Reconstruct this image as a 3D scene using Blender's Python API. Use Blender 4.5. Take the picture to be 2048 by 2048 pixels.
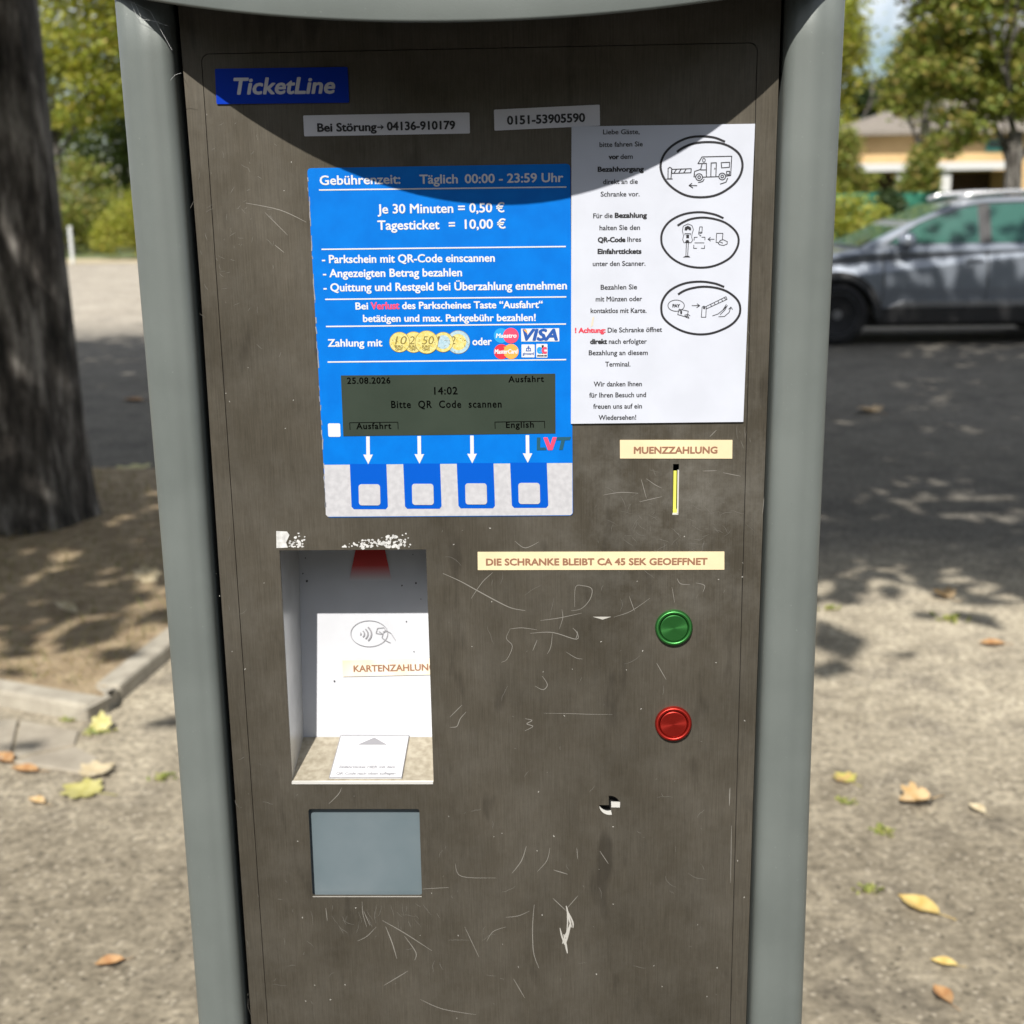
import bpy, bmesh, math, random
from mathutils import Vector, Matrix, Euler
R = math.radians
SC = bpy.context.scene
COL = SC.collection
for o in list(bpy.data.objects):
    bpy.data.objects.remove(o)

# ------------------------------------------------------------------ camera
F = 2560.0
PITCH, ROLL, YAW = R(-13.565), R(0.921), R(2.184)
CAM = Vector((0, -.9, 1.5))
ROT = Matrix.Rotation(YAW, 3, 'Z') @ Matrix.Rotation(PITCH, 3, 'X') @ Matrix.Rotation(ROLL, 3, 'Y')
cd = bpy.data.cameras.new('camera')
cam = bpy.data.objects.new('camera', cd); COL.objects.link(cam)
cd.sensor_width = 36; cd.lens = F / 2048 * 36
cd.clip_start = .02; cd.clip_end = 2000
cam.matrix_world = Matrix.Translation(CAM) @ (ROT @ Matrix.Rotation(R(90), 3, 'X')).to_4x4()
cd.dof.use_dof = True; cd.dof.focus_distance = .92; cd.dof.aperture_fstop = 9.0
SC.camera = cam

# ------------------------------------------------------------------ light
CLOUD = 2.4
EL, AZ = R(46.3), R(10.5)
SUN = Vector((-math.sin(AZ) * math.cos(EL), -math.cos(AZ) * math.cos(EL), math.sin(EL)))
W = bpy.data.worlds.new("World"); SC.world = W; W.use_nodes = True
nt = W.node_tree; N = nt.nodes; L = nt.links
bg = N['Background']; bg.inputs[1].default_value = .06
sky = N.new('ShaderNodeTexSky'); sky.sky_type = 'NISHITA'; sky.sun_disc = False
sky.sun_elevation = EL; sky.sun_rotation = math.atan2(SUN.x, SUN.y)
sky.air_density = 1.0; sky.dust_density = .8; sky.ozone_density = 1.2
tc = N.new('ShaderNodeTexCoord'); nz = N.new('ShaderNodeTexNoise')
nz.inputs['Scale'].default_value = 5; nz.inputs['Detail'].default_value = 7
cr = N.new('ShaderNodeValToRGB'); cr.color_ramp.elements[0].position = .44; cr.color_ramp.elements[1].position = .56
mx = N.new('ShaderNodeMix'); mx.data_type = 'RGBA'; mx.inputs[7].default_value = (15, 15.4, 16, 1)
mpw = N.new('ShaderNodeMapping'); mpw.inputs['Location'].default_value = (0, 0, CLOUD); L.new(tc.outputs['Generated'], mpw.inputs[0]); L.new(mpw.outputs[0], nz.inputs['Vector']); L.new(nz.outputs[0], cr.inputs[0])
L.new(cr.outputs[0], mx.inputs[0]); L.new(sky.outputs[0], mx.inputs[6]); L.new(mx.outputs[2], bg.inputs[0])
sd = bpy.data.lights.new('sun', 'SUN'); sd.energy = 5.0; sd.angle = R(.53); sd.color = (1, .95, .87)
so = bpy.data.objects.new('sun', sd); COL.objects.link(so)
so.rotation_euler = SUN.to_track_quat('Z', 'Y').to_euler()
SC.view_settings.view_transform = 'Standard'; SC.view_settings.look = 'None'
SC.view_settings.exposure = .55; SC.view_settings.gamma = 1

# ------------------------------------------------------------------ measuring
def ray(px, py):
    return ROT @ Vector(((px - 1024) / F, 1, -(py - 1024) / F))
def P(px, py, Y=0.):
    d = ray(px, py); return CAM + d * ((Y - CAM.y) / d.y)
def G(px, py, z=0.):
    d = ray(px, py); return CAM + d * ((z - CAM.z) / d.z)
class Plane:
    """a real surface: maps a measured point to it, e = height above the surface"""
    def __init__(s, o, n): s.o = Vector(o); s.n = Vector(n).normalized()
    def __call__(s, px, py, e=0.):
        d = ray(px, py); t = (s.o - CAM).dot(s.n) / d.dot(s.n)
        return CAM + d * t + s.n * e
FRONT = Plane((0, 0, 0), (0, -1, 0))

# ------------------------------------------------------------------ scene helpers
def tag(o, label=None, cat=None, group=None, kind=None):
    if label: o['label'] = label
    if cat: o['category'] = cat
    if group: o['group'] = group
    if kind: o['kind'] = kind
    return o
def empty(name, loc=(0, 0, 0), rz=0):
    o = bpy.data.objects.new(name, None); COL.objects.link(o)
    o.location = loc; o.rotation_euler = (0, 0, rz); o.empty_display_size = .1
    return o
class MB:
    def __init__(s): s.v = []; s.f = []; s.m = []; s.c = 0
    def add(s, vs, fs, m=0):
        b = len(s.v); s.v += [tuple(v) for v in vs]; s.f += [tuple(i + b for i in f) for f in fs]; s.m += [m] * len(fs)
    def box(s, a, b, m=0):
        x0, y0, z0 = a; x1, y1, z1 = b
        v = [(x0,y0,z0),(x1,y0,z0),(x1,y1,z0),(x0,y1,z0),(x0,y0,z1),(x1,y0,z1),(x1,y1,z1),(x0,y1,z1)]
        s.add(v, [(0,3,2,1),(4,5,6,7),(0,1,5,4),(1,2,6,5),(2,3,7,6),(3,0,4,7)], m)
    def poly(s, pts, m=0): s.add(pts, [tuple(range(len(pts)))], m)
    def prism(s, pts, d, m=0):
        n = len(pts); d = Vector(d)
        a = [Vector(p) for p in pts]; b = [p + d for p in a]
        s.add(a + b, [tuple(range(n)), tuple(range(2*n-1, n-1, -1))] + [(i, i+n, (i+1) % n + n, (i+1) % n) for i in range(n)], m)
    def tube(s, pts, rads, seg=10, m=0, cap=True):
        rings = []
        for i, p in enumerate(pts):
            p = Vector(p); q = Vector(pts[min(i+1, len(pts)-1)]) - Vector(pts[max(i-1, 0)])
            q.normalize(); a = q.orthogonal().normalized() if abs(q.z) < .9 else Vector((1, 0, 0)).cross(q).normalized()
            b = q.cross(a)
            r = rads[i] if hasattr(rads, '__len__') else rads
            rings.append([p + (a * math.cos(t) + b * math.sin(t)) * r for t in [2*math.pi*k/seg for k in range(seg)]])
        vs = [v for r_ in rings for v in r_]; fs = []
        for i in range(len(pts) - 1):
            for k in range(seg):
                fs.append((i*seg+k, i*seg+(k+1) % seg, (i+1)*seg+(k+1) % seg, (i+1)*seg+k))
        if cap: fs += [tuple(range(seg))[::-1], tuple(range((len(pts)-1)*seg, len(pts)*seg))]
        s.add(vs, fs, m)
    def lathe(s, c, prof, ax=(0, -1, 0), seg=40, m=0):
        ax = Vector(ax).normalized(); a = ax.orthogonal().normalized(); b = ax.cross(a); c = Vector(c)
        vs = [c + ax * h + (a * math.cos(t) + b * math.sin(t)) * r for r, h in prof for t in [2*math.pi*k/seg for k in range(seg)]]
        fs = []
        for i in range(len(prof) - 1):
            for k in range(seg): fs.append((i*seg+k, i*seg+(k+1) % seg, (i+1)*seg+(k+1) % seg, (i+1)*seg+k))
        if prof[-1][0] > 1e-6: fs.append(tuple(range((len(prof)-1)*seg, len(prof)*seg)))
        s.add(vs, fs, m)
    # flat print on a surface, measured points
    def on(s, pl, pts, e, m=0): s.poly([pl(x, y, e) for x, y in pts], m)
    def ell(s, pl, x, y, rx, ry, e, m=0, n=28): s.on(pl, [(x + rx*math.cos(2*math.pi*k/n), y - ry*math.sin(2*math.pi*k/n)) for k in range(n)], e, m)
    def stroke(s, pl, pts, w, e, closed=False, m=0, taper=False, smooth=False):
        pts = [Vector((x, y)) for x, y in pts]
        if smooth:
            q = []
            n = len(pts)
            for i in range(n - (0 if closed else 1)):
                p0, p1, p2, p3 = (pts[(i-1) % n] if closed or i else pts[0]), pts[i], pts[(i+1) % n], (pts[(i+2) % n] if closed or i + 2 < n else pts[-1])
                for k in range(5):
                    t = k/5; q.append(.5*((2*p1)+(p2-p0)*t+(2*p0-5*p1+4*p2-p3)*t*t+(3*p1-p0-3*p2+p3)*t**3))
            if not closed: q.append(pts[-1])
            pts = q
        n = len(pts); seq = list(range(n)) + ([0] if closed else [])
        for a, b in zip(seq, seq[1:]):
            d = pts[b] - pts[a]
            if d.length < 1e-6: continue
            d.normalize(); nn = Vector((-d.y, d.x))
            ta = tb = 1
            if taper:
                ta = .35 + .65*math.sin(math.pi*min(max(a/(n-1), .05), .95)); tb = .35 + .65*math.sin(math.pi*min(max(b/(n-1), .05), .95))
            ex = d * (w * .25)
            A = pts[a] - ex; B = pts[b] + ex
            s.c += 1; ee = e + (s.c % 40) * 1.2e-6
            s.on(pl, [A + nn*w*.5*ta, A - nn*w*.5*ta, B - nn*w*.5*tb, B + nn*w*.5*tb], ee, m)
    def build(s, name, mats, parent=None, smooth=False, bevel=0, seg=2):
        me = bpy.data.meshes.new(name); me.from_pydata(s.v, [], s.f); me.update()
        o = bpy.data.objects.new(name, me); COL.objects.link(o)
        if not isinstance(mats, (list, tuple)): mats = [mats]
        for m_ in mats: me.materials.append(m_)
        if len(mats) > 1: me.polygons.foreach_set('material_index', s.m)
        if smooth:
            me.polygons.foreach_set('use_smooth', [True] * len(me.polygons))
        if parent: o.parent = parent; o.matrix_parent_inverse = parent_inv(parent)
        if bevel:
            b = o.modifiers.new('b', 'BEVEL'); b.width = bevel; b.segments = seg; b.limit_method = 'ANGLE'; b.angle_limit = R(35)
        return o
def parent_inv(p):
    m = Matrix.Translation(p.location) @ p.rotation_euler.to_matrix().to_4x4()
    q = p.parent
    while q:
        m = (q.matrix_parent_inverse if False else Matrix.Identity(4)) @ m; q = None
    return m.inverted()
def rrect(x0, y0, x1, y1, r, n=6):
    o = []
    for cx, cy, a in ((x1-r, y1-r, 0), (x0+r, y1-r, 90), (x0+r, y0+r, 180), (x1-r, y0+r, 270)):
        for k in range(n + 1):
            t = R(a + 90*k/n); o.append((cx + r*math.cos(t), cy + r*math.sin(t)))
    return o
def plate(name, outlines, y0, y1, mat, parent=None):
    """upright sheet with holes: outlines in (X, Z), from y0 (front) to y1 (back)"""
    c = bpy.data.curves.new(name, 'CURVE'); c.dimensions = '2D'; c.fill_mode = 'BOTH'; c.extrude = (y1 - y0) / 2
    for ol in outlines:
        sp = c.splines.new('POLY'); sp.points.add(len(ol) - 1)
        for i, (x, z) in enumerate(ol): sp.points[i].co = (x, z, 0, 1)
        sp.use_cyclic_u = True
    t = bpy.data.objects.new('t', c); COL.objects.link(t)
    me = bpy.data.meshes.new_from_object(t.evaluated_get(bpy.context.evaluated_depsgraph_get()))
    bpy.data.objects.remove(t); bpy.data.curves.remove(c)
    me.name = name; yc = (y0 + y1) / 2
    for v in me.vertices: v.co = Vector((v.co.x, yc - v.co.z, v.co.y))
    me.materials.clear(); me.materials.append(mat)
    o = bpy.data.objects.new(name, me); COL.objects.link(o)
    if parent: o.parent = parent; o.matrix_parent_inverse = parent_inv(parent)
    return o
_g = {}
def glyphs(s, shear=0, space=1.0):
    k = (s, shear, space)
    if k not in _g:
        c = bpy.data.curves.new('t', 'FONT'); c.body = s; c.shear = shear; c.resolution_u = 3; c.space_character = space
        t = bpy.data.objects.new('t', c); COL.objects.link(t)
        me = bpy.data.meshes.new_from_object(t.evaluated_get(bpy.context.evaluated_depsgraph_get()))
        v = [(p.co.x, p.co.y) for p in me.vertices]; f = [tuple(p.vertices) for p in me.polygons]
        bpy.data.objects.remove(t); bpy.data.curves.remove(c); bpy.data.meshes.remove(me)
        _g[k] = (v, f)
    return _g[k]
CAPH = max(y for x, y in glyphs('H')[0])
def text(mb, pl, s, x0, y0, x1, y1, cap, e, bold=0., shear=0, space=1.0, m=0):
    """lettering whose baseline runs from (x0,y0) to (x1,y1); bold = stroke growth in measured units"""
    v, f = glyphs(s, shear, space)
    a = min(x for x, y in v); b = max(x for x, y in v)
    p0 = pl(x0, y0); p1 = pl(x1, y1); up = pl(x0, y0 - cap) - p0; rt = p1 - p0
    up -= rt * up.dot(rt) / rt.length_squared
    unit = up.length / cap; ur = rt.normalized(); uu = up.normalized()
    offs = [(0, 0)]
    if bold: offs += [(bold*math.cos(t), bold*.8*math.sin(t)) for t in [R(45*k) for k in range(8)]]
    for i, (dx, dy) in enumerate(offs):
        sh = (ur * dx + uu * dy) * unit + pl.n * (e + i * 4e-6)
        mb.add([p0 + rt * ((x - a) / (b - a)) + up * (y / CAPH) + sh for x, y in v], f, m)

# ------------------------------------------------------------------ materials
def mat(name, col, rough=.5, metal=0., col2=None, scale=20, detail=5, bump=0., bscale=None, spec=.5, stretch=None, lo=.35, hi=.65, bdist=.01):
    m = bpy.data.materials.new(name); m.use_nodes = True; t = m.node_tree; b = t.nodes['Principled BSDF']
    b.inputs['Base Color'].default_value = (*col, 1); b.inputs['Roughness'].default_value = rough
    b.inputs['Metallic'].default_value = metal; b.inputs['Specular IOR Level'].default_value = spec
    def noise(sc):
        c = t.nodes.new('ShaderNodeTexCoord'); n = t.nodes.new('ShaderNodeTexNoise')
        n.inputs['Scale'].default_value = sc; n.inputs['Detail'].default_value = detail
        if stretch:
            mp = t.nodes.new('ShaderNodeMapping'); mp.inputs['Scale'].default_value = stretch
            t.links.new(c.outputs['Object'], mp.inputs[0]); t.links.new(mp.outputs[0], n.inputs['Vector'])
        else: t.links.new(c.outputs['Object'], n.inputs['Vector'])
        return n
    if col2:
        n = noise(scale); r = t.nodes.new('ShaderNodeValToRGB')
        r.color_ramp.elements[0].color = (*col, 1); r.color_ramp.elements[1].color = (*col2, 1)
        r.color_ramp.elements[0].position = lo; r.color_ramp.elements[1].position = hi
        t.links.new(n.outputs[0], r.inputs[0]); t.links.new(r.outputs[0], b.inputs['Base Color'])
    if bump:
        n = noise(bscale or scale * 3); bp = t.nodes.new('ShaderNodeBump'); bp.inputs['Strength'].default_value = bump
        bp.inputs['Distance'].default_value = bdist
        t.links.new(n.outputs[0], bp.inputs['Height']); t.links.new(bp.outputs[0], b.inputs['Normal'])
    return m
def node(t, kind, **kw):
    n = t.nodes.new(kind)
    for k, v in kw.items():
        if k in n.inputs: n.inputs[k].default_value = v
        else: setattr(n, k, v)
    return n
def ramp(t, stops, src):
    r = t.nodes.new('ShaderNodeValToRGB'); e = r.color_ramp.elements
    while len(e) < len(stops): e.new(.5)
    for i, (p, c) in enumerate(stops): e[i].position = p; e[i].color = (*c, 1) if len(c) == 3 else c
    t.links.new(src, r.inputs[0]); return r.outputs[0]
def mixc(t, fac, a, b, mode='MIX'):
    m = t.nodes.new('ShaderNodeMix'); m.data_type = 'RGBA'; m.blend_type = mode
    if hasattr(fac, 'is_linked') or hasattr(fac, 'node'): t.links.new(fac, m.inputs[0])
    else: m.inputs[0].default_value = fac
    for v, i in ((a, 6), (b, 7)):
        if hasattr(v, 'node'): t.links.new(v, m.inputs[i])
        else: m.inputs[i].default_value = (*v, 1)
    return m.outputs[2]
def noise(t, vec, scale, detail=5, rough=.55, sc=None):
    if sc:
        mp = node(t, 'ShaderNodeMapping'); mp.inputs['Scale'].default_value = sc; t.links.new(vec, mp.inputs[0]); vec = mp.outputs[0]
    n = node(t, 'ShaderNodeTexNoise'); n.inputs['Scale'].default_value = scale; n.inputs['Detail'].default_value = detail; n.inputs['Roughness'].default_value = rough
    t.links.new(vec, n.inputs['Vector']); return n.outputs[0]

def steel_mat():
    m = bpy.data.materials.new('worn_brushed_steel'); m.use_nodes = True; t = m.node_tree; b = t.nodes['Principled BSDF']
    v = node(t, 'ShaderNodeTexCoord').outputs['Object']
    brush = noise(t, v, 1, 6, .75, (1050, 1050, 34))
    blotch = noise(t, v, 9, 6, .6, (1, 1, .6))
    fine = noise(t, v, 60, 6, .65, (1.5, 1, .5))
    smear = noise(t, v, 45, 4, .5, (1, 1, .28))
    scuff = noise(t, v, 22, 8, .75)
    c = ramp(t, [(.25, (.066, .0575, .0425)), (.75, (.116, .103, .082))], blotch)
    c = mixc(t, .45, c, ramp(t, [(.3, (.24, .24, .24)), (.7, (.78, .78, .78))], brush), 'OVERLAY')
    dn = node(t, 'ShaderNodeVectorMath'); dn.operation = 'DISTANCE'; t.links.new(v, dn.inputs[0]); dn.inputs[1].default_value = tuple(P(1350, 1010))
    wear = ramp(t, [(0, (1, 1, 1)), (.035, (.75, .75, .75)), (.12, (.2, .2, .2))], dn.outputs['Value'])
    c = mixc(t, mixc(t, 1., ramp(t, [(.42, (0, 0, 0)), (.7, (.7, .7, .7))], scuff), wear, 'MULTIPLY'), c, (.27, .26, .235))
    c = mixc(t, ramp(t, [(.605, (0, 0, 0)), (.70, (.5, .5, .5))], smear), c, (.035, .03, .024))
    c = mixc(t, ramp(t, [(.70, (0, 0, 0)), (.76, (.5, .5, .5))], fine), c, (.24, .23, .215))
    t.links.new(c, b.inputs['Base Color'])
    b.inputs['Metallic'].default_value = .55; b.inputs['Specular IOR Level'].default_value = .3
    rr = ramp(t, [(.3, (.42, .42, .42)), (.7, (.6, .6, .6))], blotch); t.links.new(rr, b.inputs['Roughness'])
    bp = node(t, 'ShaderNodeBump'); bp.inputs['Strength'].default_value = .25; bp.inputs['Distance'].default_value = .0003
    t.links.new(brush, bp.inputs['Height']); t.links.new(bp.outputs[0], b.inputs['Normal'])
    return m
def powder_mat():
    m = bpy.data.materials.new('grey_green_powder_coat'); m.use_nodes = True; t = m.node_tree; b = t.nodes['Principled BSDF']
    v = node(t, 'ShaderNodeTexCoord').outputs['Object']
    g = noise(t, v, 1500, 2); big = noise(t, v, 14, 5); sp = noise(t, v, 420, 3, .6)
    c = ramp(t, [(.3, (.118, .134, .127)), (.7, (.145, .163, .155))], big)
    c = mixc(t, ramp(t, [(.7, (0, 0, 0)), (.8, (.5, .5, .5))], sp), c, (.4, .43, .4))
    c = mixc(t, ramp(t, [(.2, (.5, .5, .5)), (.27, (0, 0, 0))], sp), c, (.06, .07, .065))
    t.links.new(c, b.inputs['Base Color']); b.inputs['Roughness'].default_value = .42; b.inputs['Metallic'].default_value = .12
    bp = node(t, 'ShaderNodeBump'); bp.inputs['Strength'].default_value = .3; bp.inputs['Distance'].default_value = .0003
    t.links.new(g, bp.inputs['Height']); t.links.new(bp.outputs[0], b.inputs['Normal'])
    return m
def ground_mat():
    m = bpy.data.materials.new('old_gravelly_asphalt'); m.use_nodes = True; t = m.node_tree; b = t.nodes['Principled BSDF']
    v = node(t, 'ShaderNodeTexCoord').outputs['Object']
    big = noise(t, v, .9, 6, .6); mid = noise(t, v, 9, 7, .7); fine = noise(t, v, 42, 6, .7)
    vo = node(t, 'ShaderNodeTexVoronoi'); vo.inputs['Scale'].default_value = 70; t.links.new(v, vo.inputs['Vector'])
    vd = node(t, 'ShaderNodeTexVoronoi'); vd.inputs['Scale'].default_value = 70; vd.feature = 'F1'; t.links.new(v, vd.inputs['Vector'])
    c = ramp(t, [(.37, (.19, .165, .122)), (.63, (.43, .385, .30))], mid)
    c = mixc(t, .45, c, ramp(t, [(.3, (.23, .205, .165)), (.7, (.46, .42, .345))], big))
    c = mixc(t, ramp(t, [(.52, (0, 0, 0)), (.62, (.5, .5, .5))], noise(t, v, 2.4, 7, .7)), c, (.15, .135, .115))
    c = mixc(t, .6, c, ramp(t, [(.36, (.2, .2, .2)), (.64, (.8, .8, .8))], fine), 'OVERLAY')
    sepc = node(t, 'ShaderNodeSeparateColor'); t.links.new(vo.outputs['Color'], sepc.inputs[0])
    light = ramp(t, [(.8, (0, 0, 0)), (.84, (1, 1, 1))], sepc.outputs[0]); dark = ramp(t, [(.14, (1, 1, 1)), (.18, (0, 0, 0))], sepc.outputs[1])
    core = ramp(t, [(.3, (1, 1, 1)), (.5, (0, 0, 0))], vd.outputs['Distance'])
    c = mixc(t, mixc(t, 1., mixc(t, 1., light, core, 'MULTIPLY'), (.7, .7, .7), 'MULTIPLY'), c, (.58, .53, .44))
    c = mixc(t, mixc(t, 1., mixc(t, 1., dark, core, 'MULTIPLY'), (.7, .7, .7), 'MULTIPLY'), c, (.085, .075, .06))
    # three surfaces: worn dark apron by the machine, paler gritty border, old dark road beyond with its tree shade deepened bluish in the colour, pale far lane
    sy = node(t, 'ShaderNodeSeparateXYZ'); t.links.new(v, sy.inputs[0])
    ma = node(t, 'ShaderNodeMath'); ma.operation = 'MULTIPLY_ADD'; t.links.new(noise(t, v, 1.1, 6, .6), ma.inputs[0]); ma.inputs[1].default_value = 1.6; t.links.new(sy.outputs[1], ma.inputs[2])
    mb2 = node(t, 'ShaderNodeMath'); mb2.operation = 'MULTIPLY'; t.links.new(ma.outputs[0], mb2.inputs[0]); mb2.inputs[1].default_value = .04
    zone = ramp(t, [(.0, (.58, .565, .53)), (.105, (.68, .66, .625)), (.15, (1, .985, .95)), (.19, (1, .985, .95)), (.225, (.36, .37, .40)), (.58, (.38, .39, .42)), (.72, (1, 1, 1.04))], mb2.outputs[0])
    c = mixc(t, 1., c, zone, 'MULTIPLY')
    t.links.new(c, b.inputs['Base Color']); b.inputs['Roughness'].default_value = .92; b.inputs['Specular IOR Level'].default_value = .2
    bp = node(t, 'ShaderNodeBump'); bp.inputs['Strength'].default_value = .7; bp.inputs['Distance'].default_value = .006
    t.links.new(fine, bp.inputs['Height']); t.links.new(bp.outputs[0], b.inputs['Normal'])
    return m
def leaf_mat(name, cols, trans=.35):
    m = bpy.data.materials.new(name); m.use_nodes = True; t = m.node_tree; b = t.nodes['Principled BSDF']
    g = node(t, 'ShaderNodeNewGeometry')
    n = len(cols); c = ramp(t, [(i / (n - 1), cc) for i, cc in enumerate(cols)], g.outputs['Random Per Island'])
    t.links.new(c, b.inputs['Base Color']); b.inputs['Roughness'].default_value = .55
    tr = node(t, 'ShaderNodeBsdfTranslucent'); t.links.new(mixc(t, 1., c, (1.0, 1.0, .5), 'MULTIPLY'), tr.inputs[0])
    mixs = node(t, 'ShaderNodeMixShader'); mixs.inputs[0].default_value = trans
    t.links.new(b.outputs[0], mixs.inputs[1]); t.links.new(tr.outputs[0], mixs.inputs[2])
    t.links.new(mixs.outputs[0], t.nodes['Material Output'].inputs[0])
    return m
def paper(name, col, rough=.6, var=.06):
    return mat(name, col, rough, 0, tuple(c * (1 - var) for c in col), 35, 6, spec=.3)
M = {}
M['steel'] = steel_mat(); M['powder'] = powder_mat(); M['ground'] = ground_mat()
M['black'] = mat('black_shadow_plastic', (.012, .012, .012), .6)
M['liner'] = mat('dark_hood_liner', (.02, .022, .022), .7)
M['white'] = paper('white_paper', (.50, .525, .595), .5)
M['label'] = paper('white_label', (.58, .58, .62), .45)
M['cream'] = paper('yellowed_label', (.70, .58, .37), .55, .12)
M['brown_ink'] = mat('faded_brown_ink', (.24, .12, .07), .6)
M['ink'] = mat('black_ink', (.012, .012, .015), .55)
M['grey_ink'] = mat('grey_ink', (.23, .23, .25), .55)
M['red_ink'] = mat('red_ink', (.55, .03, .06), .55)
M['blue'] = mat('blue_foil', (.0, .125, .50), .45, 0, (.0, .145, .55), 60, 6, spec=.15)
M['tab_blue'] = mat('deep_blue_foil', (.0, .075, .44), .45, spec=.15)
M['navy'] = mat('deep_blue_plate', (.0, .03, .36), .45, spec=.12)
M['print'] = paper('white_print', (.57, .58, .61), .45, .03)
M['silver_foil'] = mat('pale_grey_foil', (.39, .39, .415), .5, .0, (.45, .45, .475), 260, 4)
M['lcd'] = mat('dark_green_lcd', (.026, .037, .027), .5, 0, (.031, .043, .032), 30, 5, spec=.2)
M['lcd_ink'] = mat('lcd_segment', (.002, .0025, .002), .9, spec=.0)
M['gold'] = mat('printed_gold', (.52, .43, .10), .45, 0, (.62, .55, .24), 700, 3)
M['silver'] = mat('printed_silver', (.27, .42, .5), .45, 0, (.38, .5, .56), 700, 3)
M['olive'] = mat('printed_olive', (.17, .13, .03), .5)
M['visa'] = mat('logo_blue', (.01, .07, .30), .5)
M['maes'] = mat('logo_light_blue', (.01, .27, .62), .5)
M['mred'] = mat('logo_red', (.62, .02, .04), .5)
M['pink'] = mat('logo_pink_red', (.72, .05, .12), .5)
M['orange'] = mat('logo_orange', (.85, .33, .06), .5)
M['teal'] = mat('logo_dark_teal', (.008, .07, .11), .5)
M['scratch'] = mat('bright_scratch', (.33, .315, .285), .45, .5)
M['scratch2'] = mat('fresh_scratch', (.5, .485, .45), .45, .3)
M['chrome'] = mat('bright_metal', (.85, .84, .8), .35, .5)
M['flap'] = mat('blue_grey_flap', (.105, .138, .155), .38, 0, (.13, .162, .18), 18, 7, spec=.45)
M['wall_in'] = mat('satin_white_steel', (.50, .50, .49), .32, .55, (.58, .58, .57), 40, 5, bump=.15, bscale=200, bdist=.0005)
M['back_in'] = paper('white_lacquered_back', (.51, .525, .565), .5, .07)
M['zinc'] = mat('spangled_zinc', (.30, .265, .20), .5, .3, (.42, .38, .30), 180, 4)
M['green_btn'] = None

# ------------------------------------------------------------------ setting
def sheet(name, pts, m, z=0.):
    b = MB(); b.poly([(p[0], p[1], z) for p in pts]); o = b.build(name, m); return tag(o, kind='structure')
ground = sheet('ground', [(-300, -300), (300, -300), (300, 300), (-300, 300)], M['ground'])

M['lane'] = mat('bounce_cutting_asphalt', (.028, .027, .026), .9, 0, (.05, .048, .045), 40, 8, bump=.5, bscale=150, bdist=.004)
sheet('road', [(-60, -9), (60, -9), (60, -.34), (-60, -.34)], M['lane'], .004)  # unseen dark strip added before the machine to cut sunlit ground bounce
# grass patch with kerb, left
zk = .055
A0 = G(-400, 1411, 0); A1 = G(188, 1447, 0); K0 = G(240, 1397, 0); K1 = G(343, 1339, 0)
dirf = (A1 - G(0, 1413)).normalized(); A0 = A1 - dirf * 3.2
K0 = Vector((-1.38, 2.815, 0)); dirr = Vector((.045, .385, 0)).normalized(); KE = K0 + dirr * 3.4
M['earth'] = mat('dry_earth_with_litter', (.20, .145, .085), .95, 0, (.34, .265, .165), 14, 8, bump=.8, bscale=50, bdist=.02)
M['kerb'] = mat('weathered_kerb_concrete', (.27, .245, .2), .9, 0, (.38, .35, .29), 16, 7, bump=.5, bscale=120, bdist=.004)
inl = Vector((-dirf.y, dirf.x, 0)); inr = Vector((-dirr.y, dirr.x, 0))
if inl.y < 0: inl = -inl
if inr.x > 0: inr = -inr
kw = .085
bx = MB()
bx.poly([(A0 + inl*kw*.5 + Vector((0,0,zk-.006))), (A1 + inl*kw*.5 + Vector((0,0,zk-.006))), (K0 + inr*kw*.5 + Vector((0,0,zk-.006))), (KE + inr*kw*.5 + Vector((0,0,zk-.006))), Vector((-2.0, 6.2, zk-.006)), Vector((-9, 7.0, zk-.006)), Vector((-9, 3, zk-.006))])
tag(bx.build('verge', M['earth']), kind='structure')
def kerbstone(a, b, inn, h=zk):
    k = MB(); a = Vector(a); b = Vector(b)
    d = (b - a); l = d.length; n = max(1, round(l / 1.0)); d /= n
    for i in range(n):
        p = a + d*i + d*.004; q = a + d*(i+1) - d*.004
        k.prism([p + Vector((0,0,-.03)), q + Vector((0,0,-.03)), q + inn*kw + Vector((0,0,-.03)), p + inn*kw + Vector((0,0,-.03))][::-1], (0, 0, .03 + h))
    return k
tag(kerbstone(A0, A1 - dirf*.02, inl).build('kerb', M['kerb'], bevel=.012), kind='structure')
tag(kerbstone(K0, KE, inr).build('kerb', M['kerb'], bevel=.012), kind='structure')
kc = MB(); kc.prism([A1 - dirf*.012 + Vector((0,0,-.03)), K0 - dirr*.006 + Vector((0,0,-.03)), K0 + inr*kw + Vector((0,0,-.03)), A1 - dirf*.012 + inl*kw + Vector((0,0,-.03))][::-1], (0, 0, .03+zk-.003))
tag(kc.build('kerb', M['kerb'], bevel=.012), kind='structure')
# gutter slabs in front of the kerb
M['slab'] = mat('grey_gutter_slab', (.255, .225, .18), .9, 0, (.35, .315, .255), 12, 8, bump=.6, bscale=90, bdist=.004)
sl = MB()
for px0, py0, px1, py1, px2, py2, px3, py3 in ((-420,1452,36,1443,20,1520,-440,1535),(42,1444,158,1466,150,1492,26,1518),(20,1526,150,1497,196,1520,185,1552)):
    q = [G(px0,py0), G(px1,py1), G(px2,py2), G(px3,py3)]
    sl.prism([Vector((v.x, v.y, -.02)) for v in q][::-1], (0, 0, .028))
tag(sl.build('gutter_slabs', M['slab'], bevel=.004), kind='structure')
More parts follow.
